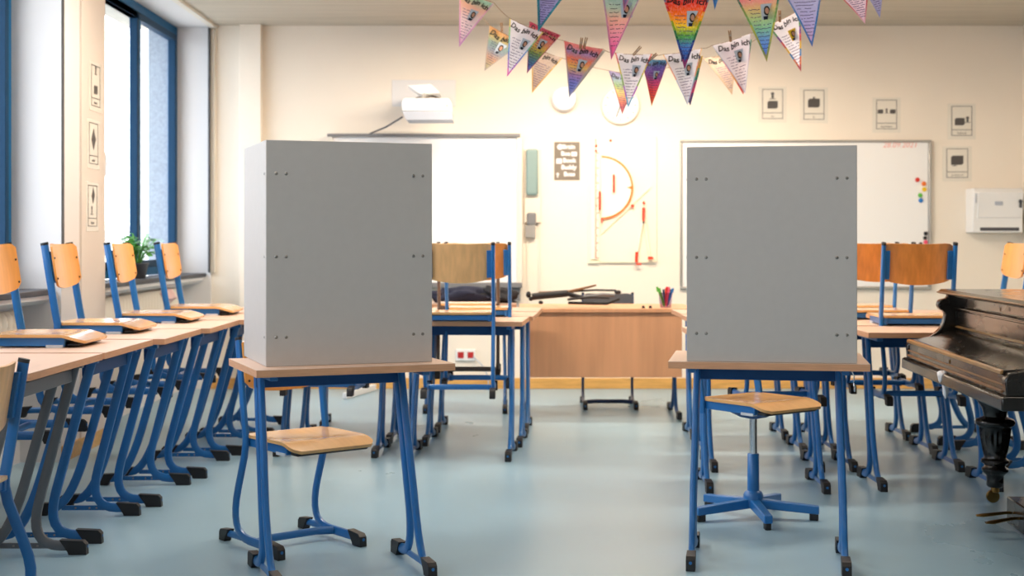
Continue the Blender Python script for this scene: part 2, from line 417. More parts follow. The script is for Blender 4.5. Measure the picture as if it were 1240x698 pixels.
# the two voting tables
vl = table_parts(empty('school_desk', (-.617, 4.905+.02, 0), R(22.0), 'beech school desk with blue legs carrying the left grey voting screen', 'table', TG))
c_r = (.557+.35*.985+.25*.174, 4.904-.35*.174+.25*.985, 0)
vr = table_parts(empty('school_desk', c_r, R(-10), 'beech school desk with blue legs carrying the right grey voting screen', 'table', TG), hook=1)
proto = vl
def desk(loc, rot, label, group):
    c = tree_copy(proto); c.location = loc; c.rotation_euler = (0, 0, R(rot)); c['label'] = label; c['group'] = group
    return c
g1 = 'desks in the row along the windows'
t1 = table_parts(empty('school_desk', (-1.565-.25, 4.855, 0), R(-90), 'school desk with grey legs, nearest of the row along the windows', 'table', g1), w=.80, metal='grey_metal')
row = [(-1.565, 5.64, 'blue-legged desk just behind the grey-legged one in the window row'),
       (-1.522, 6.38, 'third desk of the window row, its blue legs between two pairs'),
       (-1.484, 7.11, 'fourth desk of the window row, third chair back from the edge stands on it'),
       (-1.44, 7.84, 'fifth desk of the window row, partly hidden by the left voting screen'),
       (-1.40, 8.57, 'sixth desk of the window row, behind the left voting screen')]
for x, y, l in row: desk((x-.25, y, 0), -90, l, g1)
g2 = 'desks in the middle block'
mid = [((.054, 7.31), -5, 'front middle desk at the aisle, carrying the pale-backed chair beside the left screen'),
       ((.117, 7.82), -5, 'second middle desk from the front at the aisle, under the orange-backed chair'),
       ((.160, 8.38), -4, 'third middle desk back from the aisle front, with the brown-legged chair'),
       ((.03, 9.35), 0, 'rearmost middle desk carrying the dark rolled jacket'),
       ((-.673, 7.44), -5, 'desk seen under the left voting table, front of the inner column'),
       ((-.64, 7.96), -5, 'desk behind the front one of the inner middle column'),
       ((-.56, 8.56), 2, 'rear desk of the inner middle column near the whiteboard')]
for fr, r, l in mid: desk(place(fr, r), r, l, g2)
g3 = 'desks in the right block'
rt = [((1.545, 6.38), -1, 'desk right behind the swivel stool, front of its column'),
      ((1.655, 6.98), 0, 'second desk behind the swivel stool'),
      ((1.69, 7.55), 0, 'third desk behind the swivel stool'),
      ((1.70, 8.12), 0, 'rearmost desk of the column behind the swivel stool'),
      ((2.37, 6.44), 0, 'front desk between the right voting screen and the piano'),
      ((2.37, 6.99), 0, 'second desk beside the piano, under the brown-backed chair'),
      ((2.405, 7.54), 0, 'third desk in the column left of the piano'),
      ((2.415, 8.09), 0, 'rearmost desk in the column left of the piano')]
for fr, r, l in rt: desk(place(fr, r), r, l, g3)
for y, l in ((6.77, 'desk behind the piano leg turned towards the side wall'), (7.49, 'sideways desk behind the piano, middle one'), (8.21, 'sideways desk behind the piano, farthest one, under the right edge chair')):
    desk((2.425+.25, y, 0), 90, l, 'sideways desks behind the piano')

# ------------------------------------------------------------------ chairs
def seat_mb():
    def fn(a, b):
        u = -.015+.388*a
        hw = .18
        if a < .12: hw = .165+.015*(a/.12)
        if a > .9: hw = .18-.03*((a-.9)/.1)**2
        x = (b*2-1)*hw
        z = .437-.010*math.sin(PI*min(1, max(0, u/.3)))*(1-(x/.18)**2)*1.0
        if u > .28: z -= .026*((u-.28)/.093)**1.3
        return (x, u, z), (0, .25 if u > .32 else 0, 1)
    return MB().grid(fn, 22, 10, .012)
def uz(z):                               # rake of the back tubes
    return -.06*(z-.42)/.38
def back_mb():
    def fn(a, b):
        x = (a*2-1)*.178; e = (x/.178)**2
        zt = .805-.018*max(0, (abs(x)-.14)/.038)**2-.006*(1-e); zb = .592+.026*e+.02*max(0, (abs(x)-.14)/.038)**2
        z = zb+(zt-zb)*b
        return (x, uz(z)+.022-.028*(1-e)+.01, z), (0, 1, .15)
    return MB().grid(fn, 16, 8, .010)
def side_pts(s):
    x = s*.178
    return [(x, -.062, .80), (x, -.04, .66), (x, -.014, .50), (x, -.001, .43), (x, -.001, .40), (x, -.012, .35), (x, -.062, .22)]+bez((x, -.062, .22), (x, -.135, .035), (x, .03, .032))+[(x, .20, .032)]
def chair_parts(root, metal='blue_metal', wood_s='beech_seat', wood_b='beech_varnish', swivel=False):
    seat_mb().build('seat', wood_s, root, angle=50)
    bk = back_mb(); 
    bo = bk.build('backrest', wood_b, root, angle=50)
    for s in (-1, 1):
        for z in (.64, .735): MB().ball((s*.160, uz(z)+.030, z), (.005, .004, .005), 8).build('rivet', 'black_plastic', bo)
    for s in (-1, 1):
        x = s*.178
        if swivel:
            p = side_pts(s)[:5]+[(x, .0, .37)]
            MB().sweep(p, .018, .010, B=(1, 0, 0), n=12, sq=.8).build('back_post', metal, root); l = ALLKIDS(root)[-1]
        else:
            l = MB().sweep(side_pts(s), .018, .0105, B=(1, 0, 0), n=12, sq=.8).build('side_frame', metal, root)
            poly = [(.185, .056), (.262, .050), (.275, .038), (.277, 0), (.22, 0), (.215, .012)]
            MB().prism(poly, lambda p, q, t: (x+t, p, q), -.0155, .0155).disc((x, .028), .006, .278, 12, 'y', 1).build('foot_cap', ['black_plastic', 'blue_metal'], l, bevel=.003)
            MB().sweep([(x, -.03, .034), (x, -.14, .032)], .014, .0105, B=(1, 0, 0), n=10).build('rear_stub', metal, l)
            poly = [(-.12, .052), (-.185, .046), (-.195, .034), (-.197, 0), (-.15, 0), (-.145, .012)]
            MB().prism(poly, lambda p, q, t: (x+t, p, q), -.0155, .0155).build('foot_cap', 'black_plastic', l, bevel=.003)
        MB().sweep([(x, -.0605, .794), (x, -.063, .806)], .0187, .0112, B=(1, 0, 0), n=12, sq=.8).build('end_plug', 'black_plastic', l)
        MB().box(min(x-s*.010, x-s*.030), max(x-s*.010, x-s*.030), -.012, .295, .389, .4255).build('seat_rail', metal, root, bevel=.003)
        MB().box(min(x-s*.007, x-s*.033), max(x-s*.007, x-s*.033), .22, .288, .384, .395).build('table_pad', 'white_pad', root)
        MB().prism([(uz(.62)-.004, .62), (uz(.62)+.020, .62), (uz(.765)+.020, .765), (uz(.765)-.004, .765)], lambda p, q, t: (t, p, q), min(x-s*.008, x-s*.034), max(x-s*.008, x-s*.034)).build('back_bracket', metal, root, bevel=.002)
    MB().box(-.15, .15, .26, .28, .395, .42).build('cross_rail', metal, root)
    MB().box(-.15, .15, -.005, .015, .395, .42).build('cross_rail', metal, root)
    MB().box(-.155, .155, .297, .348, .388, .402).build('seat_stop', 'black_plastic', root, bevel=.006)
    if not swivel:
        MB().sweep([(-.168, .075, .033), (-.10, .055, .036), (.10, .055, .036), (.168, .075, .033)], .011, .015, B=(0, 0, 1), n=10).build('foot_crossbar', metal, root)
    return root
chair0 = chair_parts(empty('school_chair', (0, 0, 0), 0, 'x', 'chair'))
used = [False]
LIFT = .75-.384
def chair(x, y, rot, label, group, z=0.0):
    """x, y = middle between the side frames at seat level; rot 0 faces away from the camera"""
    c = chair0 if not used[0] else tree_copy(chair0); used[0] = True
    c.location = (x, y, z); c.rotation_euler = (0, 0, R(rot)); c['label'] = label; c['group'] = group
    return c
g = 'chairs hung on the window row'
chair(-2.095, 5.70, -90, 'chair hung on the window row, nearest, cut by the left picture edge', g, LIFT)
chair(-2.095, 6.52, -90, 'chair hung on the window row, second from the left picture edge', g, LIFT)
chair(-2.045, 7.33, -90, 'chair hung on the window row just below the leafy plant', g, LIFT)
chair(-1.98, 8.08, -90, 'chair hung on the window row, farthest, right of the plant', g, LIFT)
chair(-.885, 5.40, -141, 'wooden chair standing on the floor behind the left voting table', 'chairs standing on the floor')
g = 'chairs hung on the middle desks'
pale = chair_parts(empty('school_chair', (-.276, 7.268, LIFT), R(-1), 'pale-backed chair hung on the front middle desk beside the left screen', 'chair', g), wood_b='beech_pale')
dark0 = chair_parts(empty('school_chair', (-.19, 7.775, LIFT), R(-2), 'orange-backed chair on the second middle desk behind the pale one', 'chair', g), wood_b='beech_dark')
chair_parts(empty('school_chair', (-.262, 8.29, LIFT), R(0), 'chair with brown metal legs on the third middle desk', 'chair', g), metal='brown_metal', wood_b='beech_varnish')
def dark(x, y, rot, label, g, z):
    c = tree_copy(dark0); c.location = (x, y, z); c.rotation_euler = (0, 0, R(rot)); c['label'] = label; c['group'] = g
dark(-1.01, 7.39, -5, 'chair hung behind the left voting screen, only its feet show under the table', g, LIFT)
g = 'chairs hung on the right desks'
dark(2.046, 6.955, -2, 'brown-backed chair hung on the desk nearest the piano', g, LIFT)
dark(1.995, 7.50, 0, 'chair behind the brown-backed one near the piano, peeking out beside the right screen', g, LIFT)
dark(2.06, 8.05, 0, 'rearmost chair of the three left of the piano', g, LIFT)
dark(1.34, 6.93, 4, 'chair hung behind the right voting screen above the swivel stool', g, LIFT)
chair(2.965, 8.17, 90, 'orange-backed chair at the right picture edge above the piano', g, LIFT)
nc = chair_parts(empty('school_chair', (-1.607, 4.19, 0), R(92), 'pale wooden chair cut off by the left picture edge in the foreground', 'chair', 'chairs standing on the floor'), wood_b='beech_pale')
teacher = chair_parts(empty('school_chair', (.69, 9.86, 0), R(180), 'dark upholstered chair tucked behind the teacher desk', 'chair', 'chairs standing on the floor'), metal='navy_metal', wood_b='dark_grey', wood_s='dark_grey')

# swivel stool chair
sv = empty('swivel_chair', (1.03, 5.87, 0), 0, 'wooden swivel chair on a blue five-arm foot under the right voting table', 'chair')
for o_ in [chair_parts(sv, swivel=True)]: pass
Mv = Matrix.Rotation(R(-143.1), 4, 'Z') @ Matrix.Translation((0, -.13, .075))
for ch in ALLKIDS(sv): ch.matrix_local = Mv
for ch in ALLKIDS(sv): pass
MB().lathe([(.012, .42), (.06, .43), (.11, .455), (.12, .462)], 20).build('seat_plate', 'dark_blue_metal', sv)
MB().lathe([(.0165, .27), (.0165, .435)], 20).build('gas_spring', 'chrome', sv)
MB().lathe([(.012, .045), (.04, .05), (.043, .095), (.036, .11), (.0255, .115), (.0245, .27), (.022, .273), (.0165, .273)], 24).build('column', 'blue_metal', sv)
for k in range(5):
    a = R(201+72*k); M = Matrix.Rotation(a, 4, 'Z')
    mb = MB(); vs = []
    for x, hz, hw, zc in ((.02, .020, .021, .062), (.275, .017, .018, .044)):
        vs += [M @ Vector((x, y, z)) for y, z in ((-hw, zc-hz), (hw, zc-hz), (hw, zc+hz), (-hw, zc+hz))]
    mb.add(vs, [(0, 1, 2, 3), (4, 7, 6, 5), (0, 4, 5, 1), (1, 5, 6, 2), (2, 6, 7, 3), (3, 7, 4, 0)])
    ao = mb.build('base_arm', 'blue_metal', sv, bevel=.005)
    MB().box(.235, .272, -.013, .013, 0, .036, M=M).build('foot_glide', 'black_plastic', ao, bevel=.004)

# ------------------------------------------------------------------ voting screens
def vscreen(loc, rot, w, d, h, label):
    t = empty('voting_screen', loc, R(rot), label, 'screen', 'voting screens')
    th = .012
    f = MB().box(-w/2, w/2, 0, th, 0, h).build('front_panel', 'screen_grey', t, bevel=.002)
    pts = [(s*(w/2-.035-k*.034), -.0005, z) for s in (-1, 1) for k in (0, 1) for z in (.10, h*.485, h-.115)]
    for p in pts: MB().lathe([(.0015, -.0025), (.004, -.002), (.0058, 0), (.0058, .003)], 12, p, 'y').build('rivet', 'rivet', f)
    for s in (-1, 1):
        M = Matrix.Translation((s*(w/2-th/2), th, 0))
        p = MB().box(min(0, s*0)-th/2, th/2, .001, d, 0, h, M=M).build('side_panel', 'screen_grey', t, bevel=.002)
        for z in (.10, h*.485, h-.115):
            MB().lathe([(.0058, -.003*s), (.0058, 0), (.004, .002*s), (.0015, .0025*s)], 12, (s*w/2, .03, z), 'x').build('rivet', 'rivet', p)
    return t
vscreen((-.561, 4.785, .7505), 20.0, .59, .46, .775, 'left grey voting screen of three panels, its side panel catching the window light')
vscreen((.915, 4.857, .7505), -10, .592, .46, .765, 'right grey voting screen of three panels in front of the whiteboard with magnets')

# ------------------------------------------------------------------ piano
pn = empty('piano', (1.688, 4.75, 0), R(-4.1), 'old dark brown upright piano with closed keyboard lid at the right edge', 'piano')
L = 1.61
def ext(poly, a0, a1, name, m, parent=pn, bevel=.003, mb=None, mi=0):
    mb = mb or MB(); mb.prism(poly, lambda p, q, t: (p, t, q), a0, a1, mi)
    return mb.build(name, m, parent, bevel=bevel) if name else mb
scroll = [(.02, .64), (.015, .70), (.03, .722)]+[(a, b) for a, b in bez((.03, .722), (.15, .735), (.175, .80), 8)]+[(.185, .84), (.182, .855)] + \
    [(.172+.020*math.cos(t), .888+.024*math.sin(t)) for t in [R(d) for d in (250, 220, 190, 160, 130, 105)]]+[(.195, .918), (.20, .937), (.62, .937), (.62, .64)]
for a0, a1 in ((0, .045), (L-.045, L)): ext(scroll, a0, a1, 'cheek', 'piano_black', bevel=.005)
ext([(0, .592), (0, .636), (.012, .642), (.55, .642), (.55, .592)], -.012, L+.012, 'key_bed', 'piano_black', bevel=.006)
kb = ext([(.022, .642), (.018, .648), (.022, .652), (.022, .712), (.05, .712), (.05, .642)], .045, L-.045, None, None)
ks = ext(None or [(.022, .642), (.022, .712), (.05, .712), (.05, .642)], .045, L-.045, 'key_slip', 'piano_black', bevel=.002)
MB().prism([(.012, .652), (.012, .658), (.024, .660), (.024, .650)], lambda p, q, t: (p, t, q), .045, L-.045).build('moulding', 'piano_worn', ks, bevel=.001)
MB().prism([(.016, .676), (.016, .680), (.024, .682), (.024, .674)], lambda p, q, t: (p, t, q), .045, L-.045).build('moulding', 'piano_worn', ks, bevel=.001)
MB().disc((L/2, .694), .006, .0205, 12, 'x', 0, .003).box(.018, .021, L/2-.002, L/2+.002, .684, .69).build('keyhole', 'brass', ks)
lidp = [(.016, .712), (.016, .722), (.024, .728)]+bez((.024, .728), (.10, .732), (.15, .752), 6)+bez((.15, .752), (.19, .768), (.235, .772), 4)+[(.245, .76), (.235, .745), (.05, .712)]
kl = ext(lidp, .046, L-.046, 'keyboard_lid', 'piano_black', bevel=.002)
MB().prism([(.010, .715), (.012, .726), (.022, .7305), (.022, .715)], lambda p, q, t: (p, t, q), .046, L-.046).build('moulding', 'piano_gold', kl, bevel=.001)
up = ext([(.24, .76), (.24, .93), (.262, .93), (.262, .76)], .045, L-.045, 'upper_panel', 'piano_black')
for zz, hh, bb in ((.785, .008, .228), (.873, .013, .212), (.925, .010, .215)):
    MB().prism([(bb, zz), (bb, zz+hh*.5), (bb+.012, zz+hh), (.245, zz+hh), (.245, zz-hh*.3)], lambda p, q, t: (p, t, q), .045, L-.045).build('moulding', 'piano_black' if zz != .785 else 'piano_gold', up, bevel=.002)
MB().prism([(.236, .80), (.236, .862), (.241, .862), (.241, .80)], lambda p, q, t: (p, t, q), .10, L-.10).build('veneer_field', 'piano_black', up, bevel=.002)
MB().box(.222, .2235, L/2-.003, L/2+.003, .895, .915).disc((L/2, .905), .006, .222, 12, 'x', 0, .003).build('keyhole', 'piano_worn', up)
tl = ext([(.172, .937), (.165, .944), (.172, .951), (.18, .958), (.66, .958), (.66, .937)], -.02, L+.02, 'top_lid', 'piano_black', bevel=.002)
MB().prism([(.162, .941), (.160, .945), (.166, .948), (.176, .948), (.176, .940)], lambda p, q, t: (p, t, q), -.022, L+.022).build('moulding', 'piano_worn', tl, bevel=.001)
ext([(.46, .08), (.46, .592), (.49, .592), (.49, .08)], .05, L-.05, 'lower_panel', 'piano_black') if False else None
MB().box(.56, .59, .05, L-.05, .05, .60).build('lower_panel', 'piano_black', pn, bevel=.003)
MB().box(.59, .66, .0, L, .03, .937).build('back', 'piano_black', pn, bevel=.003)
for a in (.11, L-.13):
    prof = [(.085, .592), (.095, .585), (.095, .56), (.082, .54), (.090, .50), (.080, .46), (.060, .43), (.052, .405), (.050, .39), (.060, .384), (.082, .376), (.088, .364), (.084, .352), (.072, .345), (.070, .338), (.066, .30), (.056, .24), (.047, .205), (.050, .20), (.061, .194), (.062, .182), (.052, .174), (.044, .168), (.046, .162), (.058, .154), (.057, .142), (.046, .132), (.038, .122), (.037, .10), (.038, .078), (.030, .07), (.016, .068)]
    lg = MB().lathe(prof[::-1], 36, (.385, a, 0), fl=(.21, .34), flute=.10).build('leg', 'piano_black', pn, angle=50)
    MB().lathe([(.012, .045), (.018, .048), (.02, .075)], 12, (.385, a, 0)).lathe([(.012, -.010), (.027, -.009), (.029, -.007), (.029, .007), (.027, .009), (.012, .010)], 20, (.375, a, .029), 'y').build('caster', 'brass', lg)
MB().box(.28, .58, L/2-.12, L/2+.12, .02, .13).build('pedal_box', 'piano_black', pn, bevel=.005)
for s in (-1, 1):
    a = L/2+s*.055
    MB().sweep([(.32, a, .075), (.26, a+s*.002, .074), (.21, a+s*.008, .066), (.17, a+s*.016, .060), (.145, a+s*.018, .058)], [.008, .009, .012, .022, .012], [.006, .006, .007, .007, .004], n=12).build('pedal', 'brass', pn)
# white tissue clamped at the key bed
rnd = random.Random(3); tm = MB()
def cloth(c, s, seed, mi=0, n=14):
    r = random.Random(seed); m = MB(); m.ball((0, 0, 0), 1, n)
    ph = [r.uniform(0, 6) for _ in range(6)]; out = []
    for v in m.v:
        k = 1+.22*math.sin(5*v[0]+ph[0])*math.cos(4*v[2]+ph[1])+.14*math.sin(9*v[1]+ph[2])+.10*math.sin(11*v[2]+7*v[0]+ph[3])
        out.append((c[0]+v[0]*s[0]*k, c[1]+v[1]*s[1]*k, c[2]+v[2]*s[2]*k))
    m.v = out; return m
tp = at(1136, 455, 5.62)
t = cloth((0, 0, 0), (.018, .032, .022), 4, n=22); t2 = cloth((.006, -.02, -.04), (.012, .018, .045), 9, n=20); t.add(t2.v, t2.f)
tag(t.build('tissue', 'tissue', angle=80, loc=(tp.x+.03-.012, tp.y, .627)), 'crumpled white tissue stuck to the edge of the piano key bed', 'tissue')

# ------------------------------------------------------------------ teacher desk and things on it
td = empty('teacher_desk', (.605, 9.30, 0), 0, 'wide wooden teacher desk with a closed front panel in the middle of the room', 'table')
MB().box(-.555, .60, -.31, .40, .712, .737).build('desk_top', 'desk_panel', td, bevel=.002)
MB().box(-.515, .51, -.285, -.265, .285, .712).build('front_panel', 'desk_panel', td, bevel=.002)
for s in (-1, 1):
    x = s*.50
    for n_, q in (('leg', -1), ('leg', 1)):
        MB().sweep([(x, .06+q*.02, .71), (x, .06+q*.025, .25)]+bez((x, .06+q*.025, .25), (x, .06+q*.05, .035), (x, .06+q*.19, .032))+[(x, .06+q*.24, .032)], .019, .012, B=(1, 0, 0)).build('leg', 'dark_blue_metal', td)
        MB().box(x-.016, x+.016, min(.06+q*.22, .06+q*.31), max(.06+q*.22, .06+q*.31), 0, .05).build('foot_cap', 'black_plastic', td, bevel=.006)
MB().box(-.49, .49, .10, .12, .64, .70).build('rail', 'dark_blue_metal', td)
# folded tripod stand
YD = 9.12
st = empty('folded_stand', (.41, YD, .737), 0, 'black folded tripod music stand lying on the teacher desk', 'stand')
def lp(px, py, dy=0): v = at(px, py, YD+dy); return (v.x-.41, dy, v.z-.737)
MB().sweep([lp(644, 359.5), lp(687, 355.5)], .024, .024, n=10).sweep([lp(687, 356), lp(706, 361, .02)], .016, .016).build('stand_tube', 'black_plastic', st)
MB().ball(lp(640, 357), (.018, .018, .022), 10).ball(lp(643, 362), (.016, .02, .016), 10).ball(lp(655, 366.5), (.016, .016, .013), 10).build('stand_foot', 'black_plastic', st)
MB().sweep([lp(687, 353.5, .03), lp(720, 351.5, .03), lp(746, 352, .03)], .007, .007).ball(lp(748, 354, .03), (.024, .016, .014), 10).build('stand_leg', 'black_plastic', st)
MB().sweep([lp(687, 363, -.03), lp(715, 360, -.03), lp(738, 361, -.03)], .008, .008).build('stand_leg', 'black_plastic', st)
MB().sweep([lp(688, 367, .0), lp(735, 368, .0), lp(750, 362, .02)], .008, .010).build('stand_leg', 'black_plastic', st)
MB().sweep([lp(690, 362, .06), lp(730, 357, .06), lp(744, 358, .06)], .014, .012).build('stand_leg', 'grey_plastic', st)
MB().sweep([lp(652, 355, .02), lp(690, 353.5, .02), lp(722, 345.5, .02)], [.008, .010, .003], [.010, .012, .006]).build('wooden_stick', 'piano_worn', st)
# pencil cup
cp = at(806, 371, 9.13); cpt = empty('pencil_cup', (cp.x, 9.13, .737), 0, 'clear plastic tumbler of felt pens on the teacher desk', 'cup')
MB().lathe([(.036, .002), (.036, 0), (.037, .003), (.047, .10), (.045, .10), (.035, .006), (.003, .006)], 24).build('tumbler', 'cup_plastic', cpt)
r = random.Random(5)
PENS = [('green', -.02, -.055, 'green felt pen leaning farthest left in the clear tumbler'), ('green', -.012, -.04, 'green felt pen just right of the other green one in the tumbler'),
        ('navy_metal', -.004, -.012, 'dark blue felt pen between the green and red ones in the tumbler'), ('red', .008, .012, 'red felt pen in the middle of the clear tumbler, right one of two'),
        ('red', .0, .004, 'red felt pen in the middle of the clear tumbler, left one of two'), ('navy_metal', .018, .040, 'dark blue felt pen leaning right in the clear tumbler'),
        ('pink', .004, .02, 'pink felt pen beside the red ones in the tumbler'), ('blue', .02, .048, 'bright blue felt pen leaning farthest right in the tumbler')]
for i, (m_, dx, tx, pl_) in enumerate(PENS):
    y = r.uniform(-.02, .02); z = .135-.008*(i % 3)
    p = MB().sweep([(cp.x+dx*.5, 9.13+y, .746), (cp.x+tx, 9.13+y*1.4, .737+z)], .006, .006).sweep([(cp.x+tx*.93, 9.13+y*1.38, .737+z*.78), (cp.x+tx*1.02, 9.13+y*1.42, .737+z*1.02)], .0075, .0075).build('felt_pen', m_)
    tag(p, pl_, 'pen', 'felt pens in the tumbler')
for (px, py, l) in ((779, 368.5, 'small black clip on the teacher desk left of the pencil cup'), (787.5, 369.5, 'tiny dark cap on the teacher desk closest to the pencil cup')):
    v = at(px, 371, 9.05); tag(MB().ball((v.x, 9.05, .747), (.010, .010, .009), 10).box(v.x-.012, v.x+.012, 9.045, 9.055, .7375, .742).build('clip', 'black_plastic'), l, 'clip')
# jackets
j = cloth((0, 0, 0), (.235, .12, .062), 21, n=30); j.v = [(x, y, max(z, -.045)) for x, y, z in j.v]
tag(j.build('jacket', 'navy_cloth', angle=80, loc=(-.345, 9.58, .796)), 'rolled dark navy jacket lying on the rear middle desk', 'jacket')
j = cloth((0, 0, 0), (.135, .12, .058), 33, n=30); j.v = [(x, y, max(z-.12*x, -.045)) for x, y, z in j.v]
tag(j.build('jacket', 'black_cloth', angle=80, loc=(-.09, 9.60, .796)), 'black folded jacket right of the rolled navy one', 'jacket')
tag(MB().box(-.70, -.56, 9.32, 9.42, .751, .80).build('folder', 'green', bevel=.01), 'green pouch left of the rolled navy jacket', 'pouch')

# ------------------------------------------------------------------ on the back wall
W = BY
def wp(px, py): v = at(px, py, W); return v.x, v.z
def wall_rect(mb, x0p, y0p, x1p, y1p, d0, d1, mi=0):
    x0, z1 = wp(x0p, y0p); x1, z0 = wp(x1p, y1p); return mb.box(x0, x1, W-d1, W-d0, z0, z1, mi)
# interactive whiteboard, left
b1 = empty('interactive_whiteboard', (-.69, W, 1.43), 0, 'large projection whiteboard behind the left voting screen', 'whiteboard')
wb = wall_rect(MB(), 404, 166, 628, 342, .03, .055).build('board_surface', 'board_white'); wb.parent = b1; wb.location = -b1.location
fr = MB(); wall_rect(fr, 398, 163, 630, 166.5, .01, .09, 0); wall_rect(fr, 626, 166.5, 632, 344, .02, .075, 1); wall_rect(fr, 398, 166.5, 404, 344, .02, .075, 1)
fr = fr.build('frame', ['grey_plastic', 'cream_plastic']); fr.parent = b1; fr.location = -b1.location
tr = MB(); wall_rect(tr, 404, 342, 632, 348, .0, .12, 0); wall_rect(tr, 583, 348, 630, 364, .0, .08, 0)
tr = tr.build('tray', 'grey_plastic', bevel=.004); tr.parent = b1; tr.location = -b1.location
# control panel to its right
sp = empty('control_panel', (wp(645, 225)[0], W, wp(645, 225)[1]), 0, 'narrow beige wall panel with a teal grey loudspeaker right of the projection whiteboard', 'control panel')
def onw(mb, name, m, par, **k): o = mb.build(name, m, **k); o.parent = par; o.location = -par.location; return o
onw(wall_rect(MB(), 635, 181, 655, 270, 0, .03), 'back_plate', 'cream_plastic', sp, bevel=.004)
x0, z1 = wp(637, 181); x1, z0 = wp(651.5, 237)
onw(MB().box(x0, x1, W-.075, W-.03, z0, z1), 'speaker', 'teal_plastic', sp, bevel=.02, seg=4)
x0, z1 = wp(638, 258); x1, z0 = wp(649, 273)
onw(MB().box(x0, x1, W-.06, W-.03, z0, z1), 'switch_box', 'grey_plastic', sp, bevel=.012, seg=3)
onw(wall_rect(MB(), 636, 273, 648, 288, 0, .05), 'pen_holder', 'alu', sp, bevel=.004)
onw(wall_rect(wall_rect(MB(), 638, 288, 640, 372, 0, .012), 652, 270, 654.5, 372, 0, .012), 'cable_duct', 'cream_plastic', sp)
# projector
pj = empty('projector', (wp(515, 130)[0], W, wp(515, 130)[1]), 0, 'white short-throw projector on a wall arm above the projection whiteboard', 'projector')
onw(wall_rect(MB(), 475, 97, 552, 129, 0, .012), 'wall_plate', 'reveal_paint', pj, bevel=.003)
YP = 10.25
def yp(px, py, Y): return at(px, py, Y)
a = yp(487, 119, YP); b = yp(546, 134.5, YP); c = yp(543, 145.5, YP)
x0, x1, zt, zm, zb = a.x, b.x, a.z, b.z, c.z
onw(MB().prism([(x0+.01, zt), (x1-.02, zt), (x1, zt-.03), (x1+.005, zm), (x0, zm), (x0-.005, zt-.03)], lambda p, q, t: (p, t, q), YP, YP+.30), 'casing', 'white_plastic', pj, bevel=.01, seg=3)
onw(MB().prism([(x0, zm), (x1+.005, zm), (x1+.012, zb), (x0+.03, zb)], lambda p, q, t: (p, t, q), YP+.004, YP+.30), 'lens_hood', 'light_grey_plastic', pj, bevel=.004)
onw(MB().disc((x1-.03, zt-.055), .006, YP-.001, 12), 'sensor', 'black_plastic', pj)
onw(MB().box(x0+.12, x0+.18, YP+.28, W-.012, zt+.0, zt+.05).sweep([(x0+.14, YP+.15, zt), (x0+.16, YP+.25, zt+.06), (x0+.15, W-.1, zt+.07)], .02, .03), 'wall_arm', 'alu', pj, bevel=.003)
onw(MB().prism([(x0+.02, zt+.12), (x0+.20, zt+.13), (x0+.27, zt+.06), (x0+.12, zt+.05)], lambda p, q, t: (p, t, q), YP+.2, YP+.5), 'arm_cover', 'white_plastic', pj, bevel=.008)
cb = []
for k in range(3): cb.append(MB().sweep(bez((x0+.06+.03*k, YP+.3, zt+.02), (x0+.16, YP+.35, zt+.09+.02*k), (x0+.34-.04*k, YP+.3, zt-.0), 10), .004, .004))
m_ = MB(); [m_.add(q.v, q.f) for q in cb]; onw(m_, 'cable', 'brown_metal', pj)
p0 = yp(487, 142, YP+.1); p1 = at(448, 162, W-.02)
onw(MB().sweep([p0, (p0+p1)/2+Vector((0, 0, -.012)), p1], .007, .007), 'cable', 'dark_grey', pj)
# things round the clock
cx, cz = wp(751, 128)
ck = empty('wall_clock', (cx, W, cz), 0, 'round white wall clock half hidden by the paper pennants', 'clock')
MB().lathe([(.152, -.035), (.152, 0)], 40, (0, 0, 0), 'y').build('case', 'cream_plastic', ck, bevel=.004)
MB().lathe([(.138, -.038), (.138, -.034)], 40, (0, 0, 0), 'y').build('dial', 'white_plastic', ck)
m_ = MB()
for k in range(12):
    t = k*PI/6; M = Matrix.Rotation(t, 4, 'Y') @ Matrix.Translation((0, 0, .118)); m_.box(-.003, .003, -.0395, -.038, -.012, .012, M=M)
m_.build('hour_mark', 'grey_plastic', ck)
for nm, an, ln in (('hour_hand', 80, .07), ('minute_hand', 200, .10)):
    M = Matrix.Rotation(R(an), 4, 'Y'); MB().box(-.004, .004, -.042, -.040, -.01, ln, M=M).build(nm, 'dark_grey', ck)
cx, cz = wp(683, 120)
tag(MB().lathe([(.09, -.07), (.098, -.06), (.10, -.02), (.10, 0)], 32, (0, 0, 0), 'y').build('wall_speaker', 'white_plastic', loc=(cx, W, cz), bevel=.004), 'round white wall loudspeaker left of the clock behind the pennants', 'loudspeaker')
# poster
x0, z1 = wp(671, 172); x1, z0 = wp(702, 218.5); pw = x1-x0; ph = z1-z0
po = empty('poster', ((x0+x1)/2, W, (z0+z1)/2), 0, 'small taupe poster with the white words Brain, Board, Book, Buddy, Boss', 'poster')
MB().box(-pw/2, pw/2, -.003, 0, -ph/2, ph/2).build('sheet', 'poster_taupe', po)
RX90 = Matrix.Rotation(PI/2, 4, 'X')
for i, (s_, dx) in enumerate((('Brain', .015), ('Boa', -.01), ('Book', .02), ('Buddy', .015), ('Boss', .02))):
    text(s_, .048, 'paper', po, Matrix.Translation((dx, -.0035, ph*.37-i*ph*.178)) @ RX90, offset=.0016)
m_ = MB().box(.035, .08, -.0045, -.003, ph*.13, ph*.24).box(-.085, -.04, -.0045, -.003, -.02, .02)
m_.lathe([(.022, -.0015), (.022, 0)], 18, (-.055, -.003, ph*.37), 'y').box(-.078, -.070, -.0045, -.003, -ph*.43, -ph*.30).box(-.088, -.060, -.0045, -.003, -ph*.35, -ph*.33)
m_.build('picture', 'paper', po)

